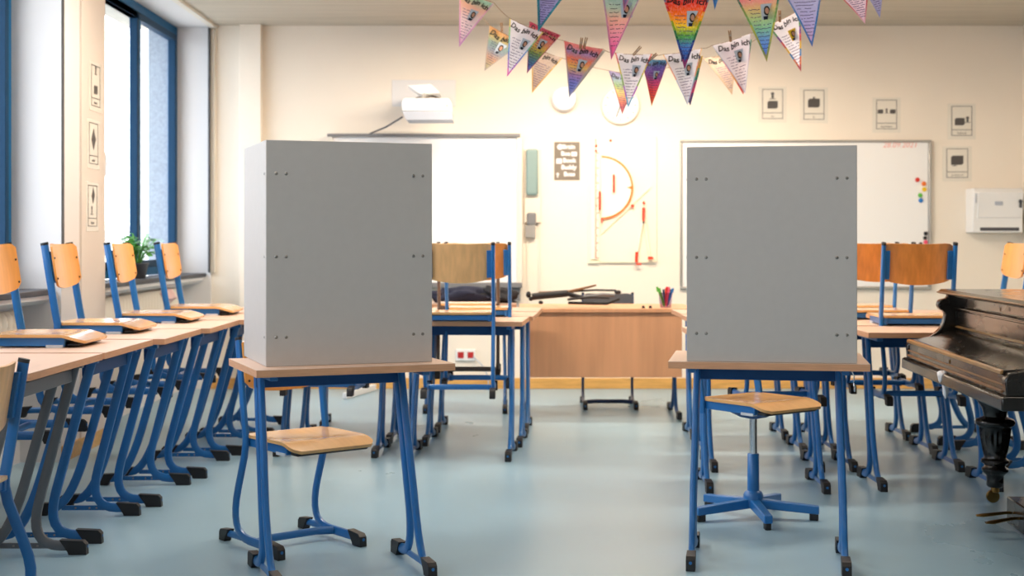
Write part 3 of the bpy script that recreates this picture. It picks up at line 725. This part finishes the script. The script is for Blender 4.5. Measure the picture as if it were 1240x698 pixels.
# drawing tools board
x0, z1 = wp(712, 166); x1, z0 = wp(795, 317)
tb = empty('drawing_tool_board', ((x0+x1)/2, W-.001, (z0+z1)/2), 0, 'cream wall board holding the teacher drawing tools', 'board')
bw, bh = (x1-x0), (z1-z0)
MB().box(-bw/2, bw/2, -.012, 0, -bh/2, bh/2).build('back_board', 'tool_board', tb, bevel=.003)
MB().box(-bw/2, -bw/2+.09, -.024, -.0, -bh/2-.012, -bh/2).box(-bw/2+.10, bw/2, -.02, -.0, -bh/2-.008, -bh/2).build('ledge', 'tool_board', tb)
MB().box(-bw/2+.17, -bw/2+.19, -.014, -.012, bh/2-.04, bh/2-.02).build('emblem', 'tool_red', tb)
text('Wissner', .03, 'icon_grey', tb, Matrix.Translation((.06, -.0125, -bh/2+.05)) @ RX90) if False else None
def tool(name, px, py, label, cat): 
    x, z = wp(px, py); return empty(name, (x, W-.012, z), 0, label, cat, None)
ru = tool('board_ruler', 720, 241, 'long see-through board ruler with orange tick marks at the left of the tool board', 'ruler')
RH = 73/151.6
MB().box(-.032, .032, -.018, -.004, -RH, RH).build('blade', 'tool_clear', ru)
m_ = MB()
for k in range(80):
    z = -RH+.01+k*(2*RH-.02)/79; l = .028 if k % 10 == 0 else (.020 if k % 5 == 0 else .012)
    m_.box(.0, l*1.2, -.0195, -.018, z-.0028, z+.0028)
m_.build('tick_marks', 'tool_red', ru)
MB().box(.030, .045, -.045, -.018, -.09, .06).build('handle', 'tool_red', ru, bevel=.006)
m_ = MB()
for z in (.42, .38): m_.prism([(-.004, z), (.018, z+.014), (.018, z-.014)], lambda p, q, t: (p, t, q), -.0195, -.018)
m_.build('emblem', 'tool_red', ru)
pr = tool('protractor', 728, 227.5, 'big semicircular protractor with an orange rim on the tool board', 'protractor')
def arc(r0, r1, y0, y1, n=40, mi=0, mb=None):
    mb = mb or MB(); vs = []; fs = []
    for k in range(n+1):
        t = -PI/2+PI*k/n; c, s = math.cos(t), math.sin(t)
        for r_, y in ((r0, y0), (r1, y0), (r1, y1), (r0, y1)): vs.append((r_*c, y, r_*s))
    for k in range(n):
        for q in range(4): fs.append((k*4+q, k*4+(q+1) % 4, k*4+4+(q+1) % 4, k*4+4+q))
    fs += [(0, 1, 2, 3), (n*4+3, n*4+2, n*4+1, n*4)]
    return mb.add(vs, fs, mi)
arc(.0, .243, -.016, -.006).build('plate', 'tool_clear', pr)
arc(.238, .253, -.019, -.006).build('rim', 'orange', pr)
MB().box(.09, .105, -.045, -.016, -.04, .105).build('handle', 'tool_red', pr, bevel=.005)
MB().prism([(.20, 0), (.243, .014), (.243, -.014)], lambda p, q, t: (p, t, q), -.018, -.016).build('emblem', 'orange', pr)
sq_ = tool('set_square', 757, 255, 'thin see-through set square leaning diagonally on the tool board', 'set square')
MB().sweep([(-.19, -.022, -.18), (.20, -.022, .19)], .004, .004).sweep([(-.19, -.022, -.18), (-.19, -.022, .0)], .003, .003).build('edge', 'tool_board', sq_)
MB().lathe([(.014, -.006), (.014, 0)], 14, (.055, -.022, .035), 'y').box(-.195, -.183, -.03, -.018, -.10, -.06).build('knob', 'tool_red', sq_)
co = tool('board_compass', 778, 283, 'large blackboard compass with red joints hanging on the tool board', 'compass')
def cl(px, py): x, z = wp(px, py); return (x-co.location.x, -.03, z-co.location.z)
MB().sweep([cl(778.5, 262), cl(771, 306)], .007, .008).sweep([cl(779, 262), cl(787, 312)], .007, .008).build('leg', 'tool_board', co)
MB().sweep([cl(779, 252), cl(778.7, 256), cl(778.5, 268)], [.007, .011, .014], .012).ball(cl(779, 246), (.011, .011, .016), 10).build('joint', 'tool_red', co)
MB().sweep([cl(770.5, 305), cl(770, 318)], .012, .012).sweep([cl(769, 320), cl(776, 320)], .008, .008).build('tip', 'tool_red', co)
MB().box(cl(784, 311)[0], cl(790, 311)[0], -.05, -.02, cl(784, 314)[2], cl(784, 311)[2]).build('tip', 'tool_red', co)
MB().sweep([cl(778.5, 268), cl(778.5, 271)], .012, .012).build('collar', 'brown_metal', co)

# whiteboard with magnets
b2 = empty('whiteboard', (wp(975, 260)[0], W, wp(975, 260)[1]), 0, 'long wall whiteboard with coloured magnets behind the right voting screen', 'whiteboard')
onw(wall_rect(MB(), 826, 173, 1123, 347, .0, .018), 'board_surface', 'board_white', b2)
fr = MB(); wall_rect(fr, 823, 170, 1127, 173, 0, .03); wall_rect(fr, 823, 347, 1127, 350.5, 0, .03); wall_rect(fr, 823, 173, 826, 347, 0, .03); wall_rect(fr, 1123.5, 173, 1127, 347, 0, .03)
onw(fr, 'frame', 'alu', b2, bevel=.006)
x, z = wp(1089, 176)
text('28.09.2021', .062, 'faint_red', b2, Matrix.Translation((x-b2.location.x, -.0185, z-b2.location.z)) @ RX90, shear=.2, name='date_writing')
for px, py, m_, s_, l in ((1110, 218, 'red', .018, 'round red magnet on the whiteboard'), (1117.8, 222.8, 'orange', .018, 'round orange magnet on the whiteboard'), (1118.3, 229.6, 'yellow', .018, 'round yellow magnet on the whiteboard'),
                       (1113.4, 236.8, 'green', .018, 'round green magnet on the whiteboard'), (1114, 243, 'blue', .018, 'round blue magnet on the whiteboard'),
                       (1120, 283, 'black_plastic', .016, 'topmost of the three black magnets near the whiteboard corner'), (1119.2, 288.3, 'black_plastic', .015, 'middle black magnet, just above the pink one'),
                       (1120, 293.5, 'pink', .017, 'round pink magnet among the black ones'), (1114, 296, 'black_plastic', .016, 'black magnet left of the pink one'), (1109.5, 302, 'black_plastic', .010, 'tiny dark magnet lowest on the whiteboard')):
    x, z = wp(px, py)
    tag(MB().lathe([(s_*.85, -.012), (s_, -.009), (s_, 0)], 20, (0, 0, 0), 'y').build('magnet', m_, loc=(x, W-.018, z), bevel=.002), l, 'magnet', 'magnets on the whiteboard')

# towel dispenser
x0, z1 = wp(1169, 229); x1, z0 = wp(1229, 282)
ds = empty('towel_dispenser', ((x0+x1)/2, W, (z0+z1)/2), 0, 'white paper towel dispenser with a lock on the wall beside the whiteboard', 'dispenser')
dw = (x1-x0)/2; dh = (z1-z0)/2
MB().prism([(0, -dh), (0, dh), (-.17, dh), (-.20, dh-.03), (-.17, -dh+.10), (-.17, -dh)], lambda p, q, t: (t, p, q), -dw, dw).build('housing', 'white_plastic', ds, bevel=.008)
MB().prism([(-.172, dh-.006), (-.206, dh-.034), (-.178, -dh+.115), (-.16, -dh+.115)], lambda p, q, t: (t, p, q), -dw+.035, dw-.004).build('cover', 'white_plastic', ds, bevel=.006)
MB().box(-dw+.06, dw-.03, -.1715, -.16, -dh+.014, -dh+.04).build('slot', 'dark_grey', ds)
MB().disc((dw-.03, .07), .016, -.205, 14).box(dw-.036, dw-.024, -.22, -.195, .02, .07).build('lock', 'dark_grey', ds)
MB().box(-.03, .03, -.1995, -.19, .04, .07).box(-dw+.015, -dw+.022, -.2, -.19, .06, .13).build('badge', 'light_grey_plastic', ds)
# sockets
x0, z1 = wp(552, 423); x1, z0 = wp(576, 437)
so = empty('wall_socket', ((x0+x1)/2, W, (z0+z1)/2), 0, 'double wall socket with red inserts low on the back wall', 'socket')
sw = (x1-x0)/2; sh = (z1-z0)/2
MB().box(-sw, sw, -.02, 0, -sh, sh).build('plate', 'white_plastic', so, bevel=.004)
for s in (-1, 1): MB().box(s*sw*.5-.024, s*sw*.5+.024, -.024, -.02, -.024, .024).lathe([(.016, -.0245), (.016, -.0235)], 16, (s*sw*.5, 0, 0), 'y').build('socket_insert', 'red_socket', so)
tag(MB().sweep(bez((x1-.02, W-.02, z0+.03), (x1+.12, W-.10, z0-.06), (x1+.10, W-.05, .01), 12, True), .005, .005).build('cable', 'light_grey_plastic'), 'thin pale cable hanging from the red wall socket', 'cable')

# picture cards
def card(loc, rz, wd, ht, kind, word, label):
    t = empty('picture_card', loc, rz, label, 'card', 'picture cards with position words')
    n_ = 8; m = MB()
    m.box(-wd*.68, wd*.68, -.002, 0, -ht*.62, ht*.58); m.build('sheet', 'laminated_paper', t)
    f = MB(); y0, y1 = -.0035, -.002; lw = .0045; zc = -ht*.5+ht*.2
    f.box(-wd/2, wd/2, y0, y1, ht/2-lw, ht/2).box(-wd/2, wd/2, y0, y1, -ht/2, -ht/2+lw).box(-wd/2, -wd/2+lw, y0, y1, -ht/2, ht/2).box(wd/2-lw, wd/2, y0, y1, -ht/2, ht/2).box(-wd/2, wd/2, y0, y1, zc-lw/2, zc+lw/2)
    f.build('printed_frame', 'icon_grey', t)
    p = MB(); z0 = ht*.10; s = wd*.25
    def cube(cx_, cz_, k=1.0):
        q = s*k; p.prism([(cx_-q, cz_-q*.75), (cx_+q*.7, cz_-q*.75), (cx_+q, cz_-q*.5), (cx_+q, cz_+q*.75), (cx_-q*.7, cz_+q*.75), (cx_-q, cz_+q*.5)], lambda a_, b_, t_: (a_, t_, b_), y0, y1)
    def fig(cx_, cz_, k=1.0):
        q = s*.62*k; p.ball((cx_, -.003, cz_+q*.9), (q*.55, .001, q*.5), 10).ball((cx_, -.003, cz_), (q*.42, .001, q*.65), 10)
        p.box(cx_-q, cx_+q, y0, y1, cz_-q*.8, cz_-q*.6)
    if kind == 'on': cube(0, z0-.03); fig(0, z0+.035)
    elif kind == 'in': cube(0, z0-.01, 1.15); fig(0, z0+.02, .6)
    elif kind == 'between': cube(-wd*.3, z0, .55); cube(wd*.3, z0, .55); fig(0, z0, .7)
    elif kind == 'behind': cube(-wd*.1, z0-.03, .95); fig(wd*.28, z0-.02, .9)
    elif kind == 'front': cube(0, z0, 1.15); fig(-wd*.12, z0-.03, .8)
    elif kind == 'above': cube(0, z0-.045, .8); fig(0, z0+.06, .9)
    elif kind == 'under': p.prism([(-s, z0), (0, z0+s*1.5), (s, z0), (0, z0-s*1.5)], lambda a_, b_, t_: (a_, t_, b_), y0, y1)
    else: p.prism([(-s*.4, z0+.03), (s*.3, z0+.085), (s, z0+.04), (.3*s, z0-.01)], lambda a_, b_, t_: (a_, t_, b_), y0, y1); fig(-s*.3, z0-.055, .9)
    p.build('picture', 'icon_grey', t)
    text(word, ht*.11 if len(word) < 9 else ht*.095, 'icon_grey', t, Matrix.Translation((0, -.0025, -ht*.41)) @ RX90)
for (a_, b_, c_, d_, k, wd_, l) in ((923, 108, 948, 144, 'on', 'on', 'picture card on, leftmost of the cards above the whiteboard'), (973, 109, 998, 145, 'in', 'in', 'picture card in, second from left above the whiteboard'),
    (1061, 121, 1086, 156.5, 'between', 'between', 'picture card between, showing two boxes, above the whiteboard corner'), (1152, 128.5, 1177, 164.5, 'behind', 'behind', 'picture card behind, upper one over the towel dispenser'),
    (1146, 180, 1172, 215.5, 'front', 'in front of', 'picture card in front of, just above the towel dispenser')):
    x0, z1 = wp(a_, b_); x1, z0 = wp(c_, d_); card(((x0+x1)/2, W, (z0+z1)/2), 0, x1-x0, z1-z0, k, wd_, l)
for y_, py, k, wd_, l in ((7.88, 104.5, 'above', 'above', 'picture card above, top of the three on the window pillar'), (7.84, 174, 'under', 'under', 'picture card under, middle of the three on the window pillar'), (7.82, 249.5, 'below', 'below', 'picture card below, lowest of the three on the window pillar')):
    card((WX+.012, y_, H-(py-HY)*y_/F), PI/2, .165, .235, k, wd_, l)

# plant on the sill
pl = empty('potted_plant', (-2.56, 9.35, .925), 0, 'leafy green potted plant on the far window sill', 'plant'); pl.scale = (1.1, 1.3, .85)
MB().lathe([(.055, 0), (.06, .005), (.075, .11), (.08, .115), (.08, .125), (.068, .125), (.066, .105), (.01, .105)], 24).build('pot', 'dark_grey', pl)
r = random.Random(11); lf = MB(); lf2 = MB(); stm = MB()
for k in range(64):
    a = r.uniform(0, 2*PI); sp_ = r.uniform(.05, .20); h = r.uniform(.12, .27)-sp_*.25
    if math.cos(a) < -.2: sp_ *= .35
    tip = Vector((math.cos(a)*sp_*.75, math.sin(a)*sp_*1.5, .11+h)); base = Vector((math.cos(a)*.02, math.sin(a)*.02, .11))
    mid = (base+tip)/2+Vector((0, 0, .05)); pts = bez(tuple(base), tuple(mid), tuple(tip), 5, True); stm.sweep(pts, .0025, .0025, n=5)
    for q in range(3):
        c0 = Vector(pts[5-q]); d = (Vector((math.cos(a+r.uniform(-1.2, 1.2)), math.sin(a+r.uniform(-1.2, 1.2)), r.uniform(-.5, .5)))).normalized()
        ln = r.uniform(.035, .06); wdt = ln*.32; sd = d.cross(Vector((r.uniform(-.3, .3), r.uniform(-.3, .3), 1))).normalized(); n3 = d.cross(sd)
        vs = [c0, c0+d*ln*.35+sd*wdt, c0+d*ln*.75+sd*wdt*.7, c0+d*ln-n3*.008, c0+d*ln*.75-sd*wdt*.7, c0+d*ln*.35-sd*wdt]
        (lf if tip.y < .03 else lf2).add(vs, [(0, 1, 2, 3, 4, 5)])
stm.build('stems', 'leaf', pl); lf.build('leaves', 'leaf', pl, angle=180); lf2.build('leaves', 'leaf_pale', pl, angle=180)
pk = cloth((0, 0, 0), (.05, .15, .05), 14, n=20)
tag(pk.build('cloth', 'pink_cloth', angle=80, loc=(-2.50, 9.95, .785)), 'pale pink cloth lying on the far radiator', 'cloth')
v = flr(436, 478)
m_ = MB().box(-.02, .02, -.32, .32, 0, .05)
o_ = m_.build('floor_duct', 'white_plastic', bevel=.006, loc=(v.x, 10.55, .0)); o_.rotation_euler = (0, 0, R(-14)); tag(o_, 'white cable duct lying on the floor near the back wall', 'duct')

# ------------------------------------------------------------------ paper pennants on their strings
RAIN = [(150, 60, 150), (60, 110, 200), (90, 180, 90), (245, 225, 70), (245, 150, 60), (225, 70, 80)]
PAST = [(190, 130, 190), (130, 150, 220), (130, 200, 200), (190, 220, 130), (245, 220, 120), (240, 160, 160)]
def wob(c, k=1): return c
def pennant(tl, tr, ap, Y, bands, border, label, words=True, photo=(.66, .70), const=False, noise=.05, lines=True, dark=False, yaw=0, pcol='hair', bw=.007, pback='photo_back', tsz=1.0):
    TL, TR, AP = at(*tl, Y), at(*tr, Y), at(*ap, Y)
    mid = (TL+TR)/2; t = empty('paper_pennant', mid, 0, label, 'pennant', 'Das bin ich pennants')
    ex = (TR-TL).normalized(); wd = (TR-TL).length
    n0 = ex.cross(Vector((0, 1, 0))); n0 = -n0 if n0.z < 0 else n0      # up, across the string
    M = Matrix(((ex.x, 0, n0.x), (ex.y, 1, n0.y), (ex.z, 0, n0.z))).to_4x4()
    Mi = M.to_3x3().inverted(); a2 = Mi @ (AP-mid)
    P = [(-wd/2, 0), (wd/2, 0), (a2.x, a2.z)]
    idx = MATS.get('pn_'+label) or ramp_mat('pn_'+label, bands, const=const, noise=noise)
    # the sheet: a gently curled grid
    def at2(u, v, y=0):                       # u across 0..1, v 0 apex..1 top
        xl = P[2][0]+(P[0][0]-P[2][0])*v; xr = P[2][0]+(P[1][0]-P[2][0])*v; z = P[2][1]*(1-v)
        x = xl+(xr-xl)*u
        curl = -.018*math.sin(PI*(1-v))*1.0+.010*math.cos(2*PI*(u-.5))*v
        return Vector((x, curl+y, z))
    m = MB(); m.uv = []
    NV, NU = 12, 6; vs = []
    for y in (0, .0012):
        for i in range(NV+1):
            for j in range(NU+1): vs.append(M @ at2(j/NU, i/NV, y)); m.uv.append((j/NU, i/NV))
    fs = []; K = (NV+1)*(NU+1); W_ = NU+1
    for i in range(NV):
        for j in range(NU):
            a = i*W_+j; fs.append((a, a+1, a+W_+1, a+W_)); fs.append((K+a, K+a+W_, K+a+W_+1, K+a+1))
    for i in range(NV):
        for j in (0, NU): a = i*W_+j; fs.append((a, a+W_, K+a+W_, K+a))
    a = NV*W_
    for j in range(NU): fs.append((a+j, a+j+1, K+a+j+1, K+a+j))
    m.add(vs, fs); sh = m.build('sheet', 'pn_'+label, t, angle=60)
    # coloured border
    if border:
        bm_ = 'pb_'+label
        ramp_mat(bm_, border, const=len(border) > 3, noise=.02)
        b = MB(); b.uv = []; vs = []; fs = []
        for side in (0, 1):
            for i in range(NV*2+1):
                v = i/(NV*2); xl = P[2][0]+(P[0][0]-P[2][0])*v; xr = P[2][0]+(P[1][0]-P[2][0])*v; span = max(1e-4, xr-xl)
                k = min(.5, bw/span)
                for u in ((0, k) if side == 0 else (1-k, 1)): vs.append(M @ at2(u, v, -.0012)); b.uv.append((u, v))
        n_ = NV*2+1
        for side in (0, 1):
            o = side*n_*2
            for i in range(n_-1): fs.append((o+i*2, o+i*2+1, o+i*2+3, o+i*2+2))
        b.add(vs, fs); b.build('border', bm_, t)
    if words:
        sz = wd*.195*tsz; zt = -wd*.16
        def vof(z): return 1-z/P[2][1]
        tx = text('Das bin ich', sz, 'ink', t, Matrix.Translation((0, 0, zt)) @ RX90, shear=.25, offset=sz*.028)
        for vv in tx.data.vertices:
            v = vof(vv.co.z); xl = P[2][0]+(P[0][0]-P[2][0])*v; xr = P[2][0]+(P[1][0]-P[2][0])*v; u = (vv.co.x-xl)/(xr-xl)
            cu_ = at2(u, v).y; x_ = vv.co.x*.92; z_ = vv.co.z+.006*math.sin(vv.co.x*60)
            vv.co = M @ Vector((x_, cu_-.0022+vv.co.y*.5, z_))
    if lines:
        r = random.Random(hash(label) % 1000 if False else sum(map(ord, label))); g_ = MB(); hgt = -P[2][1]
        k = 0; v = .70
        while v > .16:
            u0, u1 = .16, (.86 if abs(v-photo[1]) > .16 or not photo[0] else .50); seg = []
            nseg = 9
            for i in range(nseg+1):
                u = u0+(u1-u0)*i/nseg; p = at2(u, v+r.uniform(-.006, .006), -.0016); seg.append(p)
            hh = .0016
            for i in range(nseg):
                if r.random() < .16: continue
                q0, q1 = seg[i], seg[i+1]; e = (q1-q0)*.12
                q1 = q1-e
                g_.add([M @ (q0+Vector((0, 0, -hh))), M @ (q1+Vector((0, 0, -hh))), M @ (q1+Vector((0, 0, hh))), M @ (q0+Vector((0, 0, hh)))], [(0, 1, 2, 3)])
            v -= .052
        g_.build('handwriting', 'pen_ink' if not dark else 'dark_grey', t)
    if photo[0]:
        c = at2(photo[0], photo[1], -.002); pwid = wd*.115; phei = wd*.155
        def rect(mb, cx_, cz_, hx, hz, y): return mb.add([M @ Vector((c.x+cx_+sx*hx, c.y+y, c.z+cz_+sz*hz)) for sx, sz in ((-1, -1), (1, -1), (1, 1), (-1, 1))], [(0, 1, 2, 3)])
        def oval(mb, cx_, cz_, rx, rz, y): return mb.add([M @ Vector((c.x+cx_+rx*math.cos(q*PI/8), c.y+y, c.z+cz_+rz*math.sin(q*PI/8))) for q in range(16)], [tuple(range(16))])
        ph_ = rect(MB(), 0, 0, pwid, phei, 0).build('portrait_photo', pback, t)
        oval(oval(MB(), 0, phei*.22, pwid*.50, phei*.52, -.0006), 0, -phei*.05, pwid*.55, phei*.45, -.0006).build('hair', pcol, ph_)
        oval(MB(), 0, phei*.12, pwid*.33, phei*.40, -.0012).build('face', 'skin', ph_)
        rect(MB(), 0, -phei*.78, pwid*.7, phei*.22, -.0009).build('clothing', 'navy_cloth' if pcol == 'hair' else 'red', ph_)
    return t

Ym, Yf, Yb = 7.0, 5.9, 7.9
WH = [(250, 248, 254), (252, 250, 255)]
pennant((556.5, -12), (598, 5), (556, 57), Ym, [(240, 190, 215), (246, 222, 232), (248, 232, 236), (246, 226, 226), (246, 210, 190), (190, 220, 200)], [(214, 150, 210), (240, 200, 220)], 'pink and white pennant at the far left, its top cut by the picture edge', photo=(.62, .64))
pennant((592.5, 31), (634, 52), (586.5, 86), Yb, [(190, 190, 180), (214, 200, 150), (228, 186, 150), (170, 180, 190), (160, 190, 180), (222, 200, 130), (236, 190, 130)], [(190, 180, 180), (210, 190, 170)], 'faded rainbow pennant behind the white one with rainbow border on the left', photo=(.62, .62), bw=.004)
pennant((617, 23), (658, 40), (614, 93), Ym, WH, [(236, 90, 200), (190, 120, 220), (110, 130, 220), (90, 160, 230), (120, 210, 190), (170, 220, 140), (240, 220, 120)], 'white pennant with pastel rainbow border, second from the left', photo=(.72, .66))
pennant((641, 26), (679, 43), (638, 89), 7.03, [(180, 60, 140), (90, 120, 190), (90, 150, 170), (140, 170, 90), (230, 200, 90), (230, 160, 130), (226, 120, 140), (196, 60, 100)], [(160, 60, 120), (200, 90, 110)], 'rainbow crayon pennant with a dark pink top behind the teal bordered one', photo=(.66, .66), bw=.004)
pennant((644, 56), (681, 71), (644, 113), Yb, [(206, 180, 150), (208, 186, 164), (206, 186, 172)], [(220, 170, 60), (228, 190, 80)], 'beige pennant with yellow edge hanging lowest at left', photo=(0, 0), bw=.006)
pennant((649.5, -16), (690, -12), (651.5, 39), Yf, [(150, 150, 200), (176, 170, 214), (186, 180, 218)], [(30, 150, 160), (40, 160, 170)], 'lilac pennant with a teal border, its top cut off', photo=(0, 0), bw=.011)
pennant((689.5, 54), (733, 62), (694, 113), 7.03, [(190, 196, 186), (200, 200, 196)], [(170, 180, 176), (190, 196, 190)], 'grey-green pennant hidden right behind the colourful one with two clothespins', photo=(0, 0), words=False, lines=False, bw=.004)
pennant((683, 50), (730, 60), (689, 119), 6.98, [(210, 226, 196), (160, 170, 226), (150, 160, 230), (200, 160, 210), (246, 220, 130), (246, 150, 110), (200, 170, 220), (236, 150, 150)], [(190, 190, 220), (200, 200, 200), (240, 130, 120)], 'colourful crayon pennant with two clothespins left of the clock', photo=(.66, .62))
pennant((726.5, -22), (785, -24), (740, 73), Yf, [(226, 90, 160), (240, 130, 190), (240, 180, 196), (240, 196, 180), (200, 214, 200), (170, 200, 200), (200, 190, 220)], [(214, 120, 180), (200, 180, 200)], 'big pink and mint pennant with a portrait, top cut off, left of the rainbow one', photo=(.74, .62), words=False, dark=True)
pennant((748, -34), (778, -38), (755.5, 14), 5.87, [(230, 130, 170), (110, 160, 230), (100, 150, 230)], [(240, 150, 180), (120, 150, 220)], 'small blue and pink pennant tip over the pink and mint one', photo=(0, 0), words=False, lines=False)
pennant((737, 86), (772, 90), (753.5, 139), Yb, [(190, 90, 110), (220, 110, 110), (236, 160, 110), (236, 210, 120), (160, 190, 120), (150, 170, 190), (160, 150, 190)], [(180, 60, 60), (80, 60, 140)], 'rainbow striped pennant behind the white one in front of the clock', photo=(0, 0), bw=.005)
pennant((776, 71), (809, 73), (789, 129), 7.03, [(226, 120, 60), (230, 110, 60), (230, 90, 90), (220, 80, 150), (150, 90, 180), (110, 90, 180), (60, 140, 180)], [(210, 150, 60), (160, 60, 150)], 'purple to orange pennant right of the clock', photo=(.66, .66), pback='photo_back', bw=.004)
pennant((744.5, 64.5), (789.5, 66), (760.5, 131), Ym, WH, [(100, 190, 230), (190, 110, 220), (150, 200, 90), (230, 210, 70), (226, 90, 90)], 'white pennant with rainbow border in front of the clock', photo=(.68, .68))
pennant((807, 70), (851, 68), (836, 128), 7.03, [(90, 90, 150), (230, 90, 150), (60, 160, 150), (230, 190, 80), (90, 110, 190)], [(90, 90, 150), (230, 90, 150), (60, 160, 150), (230, 190, 80)], 'multicoloured pennant peeking out behind the white one under the rainbow pennant', photo=(0, 0), words=False, lines=False, bw=.012)
pennant((802.5, 67), (849.5, 59), (832.5, 128), Ym, WH, [(200, 220, 240), (180, 200, 230), (240, 150, 110), (240, 190, 120)], 'white pennant hanging under the bold rainbow one', photo=(.68, .66), bw=.005)
pennant((800.5, -8), (861, -8), (829, 84), Yf, [(60, 60, 130), (40, 90, 180), (80, 150, 220), (110, 190, 90), (245, 220, 40), (245, 150, 40), (235, 90, 60), (225, 70, 80)], [(190, 40, 130), (40, 40, 120), (30, 70, 170), (30, 130, 80), (140, 190, 40), (240, 200, 40), (220, 50, 40), (130, 150, 190)], 'bold rainbow striped pennant in the middle of the front string', photo=(.70, .66), noise=.03, bw=.010)
pennant((853, -38), (881, -42), (865.5, 12), 5.87, [(60, 140, 220), (90, 190, 220), (150, 140, 210)], [(60, 160, 220), (90, 120, 200)], 'small blue pennant tip right of the bold rainbow one', photo=(0, 0), words=False, lines=False)
pennant((852, 71.5), (890, 63), (886.5, 115), Yb, [(196, 170, 140), (204, 180, 156), (206, 182, 160)], [(190, 160, 120), (200, 170, 130)], 'beige pennant behind the white one with the dark-haired portrait', photo=(0, 0), bw=.004)
pennant((866, 62), (910, 48), (900, 114.5), 7.03, [(220, 90, 70), (230, 180, 80), (190, 110, 150)], [(220, 70, 60), (240, 190, 80), (200, 90, 160), (80, 150, 120)], 'rainbow edged pennant peeking out behind the white one with the dark-haired portrait', photo=(0, 0), words=False, lines=False, bw=.012)
pennant((862, 56), (908.5, 41), (902.5, 114), Ym, WH, [(206, 206, 220), (216, 214, 226)], 'white pennant with a dark-haired portrait below the yellow-green one', photo=(.66, .68), bw=.004)
pennant((929, 32), (968, 13), (970, 87), 7.0, WH, [(190, 30, 40), (230, 120, 40), (60, 140, 200), (240, 200, 60), (220, 60, 60), (130, 60, 150), (80, 160, 90), (230, 140, 40)], 'white pennant with red-framed portrait and rainbow edge on the right', photo=(.68, .66), pback='yellow', bw=.009)
pennant((885, -12), (946, -18), (928.5, 75), Yf, [(230, 110, 190), (110, 160, 230), (130, 180, 230), (160, 210, 190), (200, 220, 170), (230, 210, 160), (240, 170, 180), (240, 190, 200)], [(190, 200, 90), (226, 214, 90), (150, 190, 120), (70, 160, 130)], 'pastel pennant with yellow and green border and a large portrait', photo=(.70, .66), bw=.009)
pennant((942, -18), (996, -22), (983.5, 57), Yf, [(226, 190, 220), (206, 200, 236), (206, 206, 236), (214, 212, 238)], [(60, 130, 200), (70, 150, 210), (190, 180, 200)], 'lilac pennant with a blue right edge on the front string', photo=(0, 0), words=False, bw=.008)
pennant((1004, -14), (1050, -24), (1047.5, 29), Yf, [(238, 214, 226), (240, 224, 236), (240, 226, 240)], [(236, 200, 210), (200, 50, 60), (230, 170, 60)], 'white pennant with a red and yellow edge at the far right of the string', photo=(0, 0), words=False, bw=.006)
pennant((1036, -22), (1068, -32), (1065.5, 22), 5.93, [(200, 196, 224), (210, 206, 232)], [(190, 190, 220), (200, 200, 226)], 'lilac pennant tip at the far right of the string', photo=(0, 0), words=False)
# strings
def string(pts, Y, label):
    P = [at(x, y, Y) for x, y in pts]; out = []
    for i in range(len(P)-1):
        for k in range(4):
            t = k/4; q = P[i].lerp(P[i+1], t); q.z -= .006*math.sin(PI*t); out.append(q)
    out.append(P[-1]); tag(MB().sweep(out, .0016, .0016, n=6).build('string', 'string_fibre'), label, 'string', 'strings of the pennants')
string([(470, -98), (556.5, -14), (598, 3), (617, 22), (658, 39), (683, 49.5), (730, 59.5), (744.5, 64), (789.5, 65.5), (802.5, 66), (849.5, 58.5), (862, 55), (908.5, 40.5), (930, 30), (968, 12), (1100, -100)], Ym, 'middle string carrying the white pennants')
string([(520, -55), (592.5, 30.5), (634, 51.5), (644, 56), (681, 70.5), (737, 85.5), (772, 89), (852, 71), (890, 62.5), (1060, -40), (1085, -58)], Yb, 'rear string carrying the faded pennants')
string([(500, -150), (649.5, -17), (690, -14), (726.5, -20), (785, -18), (800.5, -9), (861, -9), (885, -12), (946, -18), (996, -22), (1050, -26), (1200, -150)], Yf, 'front string carrying the large pennants')
# clothespins
def pin(px, py, Y, tilt, label):
    v = at(px, py, Y); t = empty('clothespin', (v.x, v.y-.004, v.z), 0, label, 'clothespin', 'clothespins on the strings'); t.rotation_euler = (R(12), R(tilt), 0)
    for s in (-1, 1): MB().prism([(s*.0008, -.03), (s*.006, -.027), (s*.0075, .03), (s*.002, .031), (s*.0008, 0)], lambda p, q, t_: (p, t_, q), -.005, .005).build('jaw', 'pin_wood', t, bevel=.001)
    MB().lathe([(.004, -.006), (.004, .006)], 10, (0, 0, .004), 'y').build('spring', 'alu', t)
for px, py, Y, tl_, l in ((703.5, 53, 6.96, 8, 'left clothespin on the colourful crayon pennant'), (708.5, 52.5, 6.96, 14, 'right clothespin on the colourful crayon pennant'), (771, 62, 6.98, 42, 'tilted clothespin on the white pennant before the clock'),
                       (790, 70, 7.01, 50, 'clothespin at the purple and orange pennant'), (884, 44, 6.98, -8, 'clothespin on the white pennant with the dark-haired portrait'), (944, 20, 6.98, -4, 'clothespin on the rainbow edged right pennant'), (607.5, 34, 7.88, -3, 'clothespin on the faded rainbow pennant at left')):
    pin(px, py, Y, tl_, l)
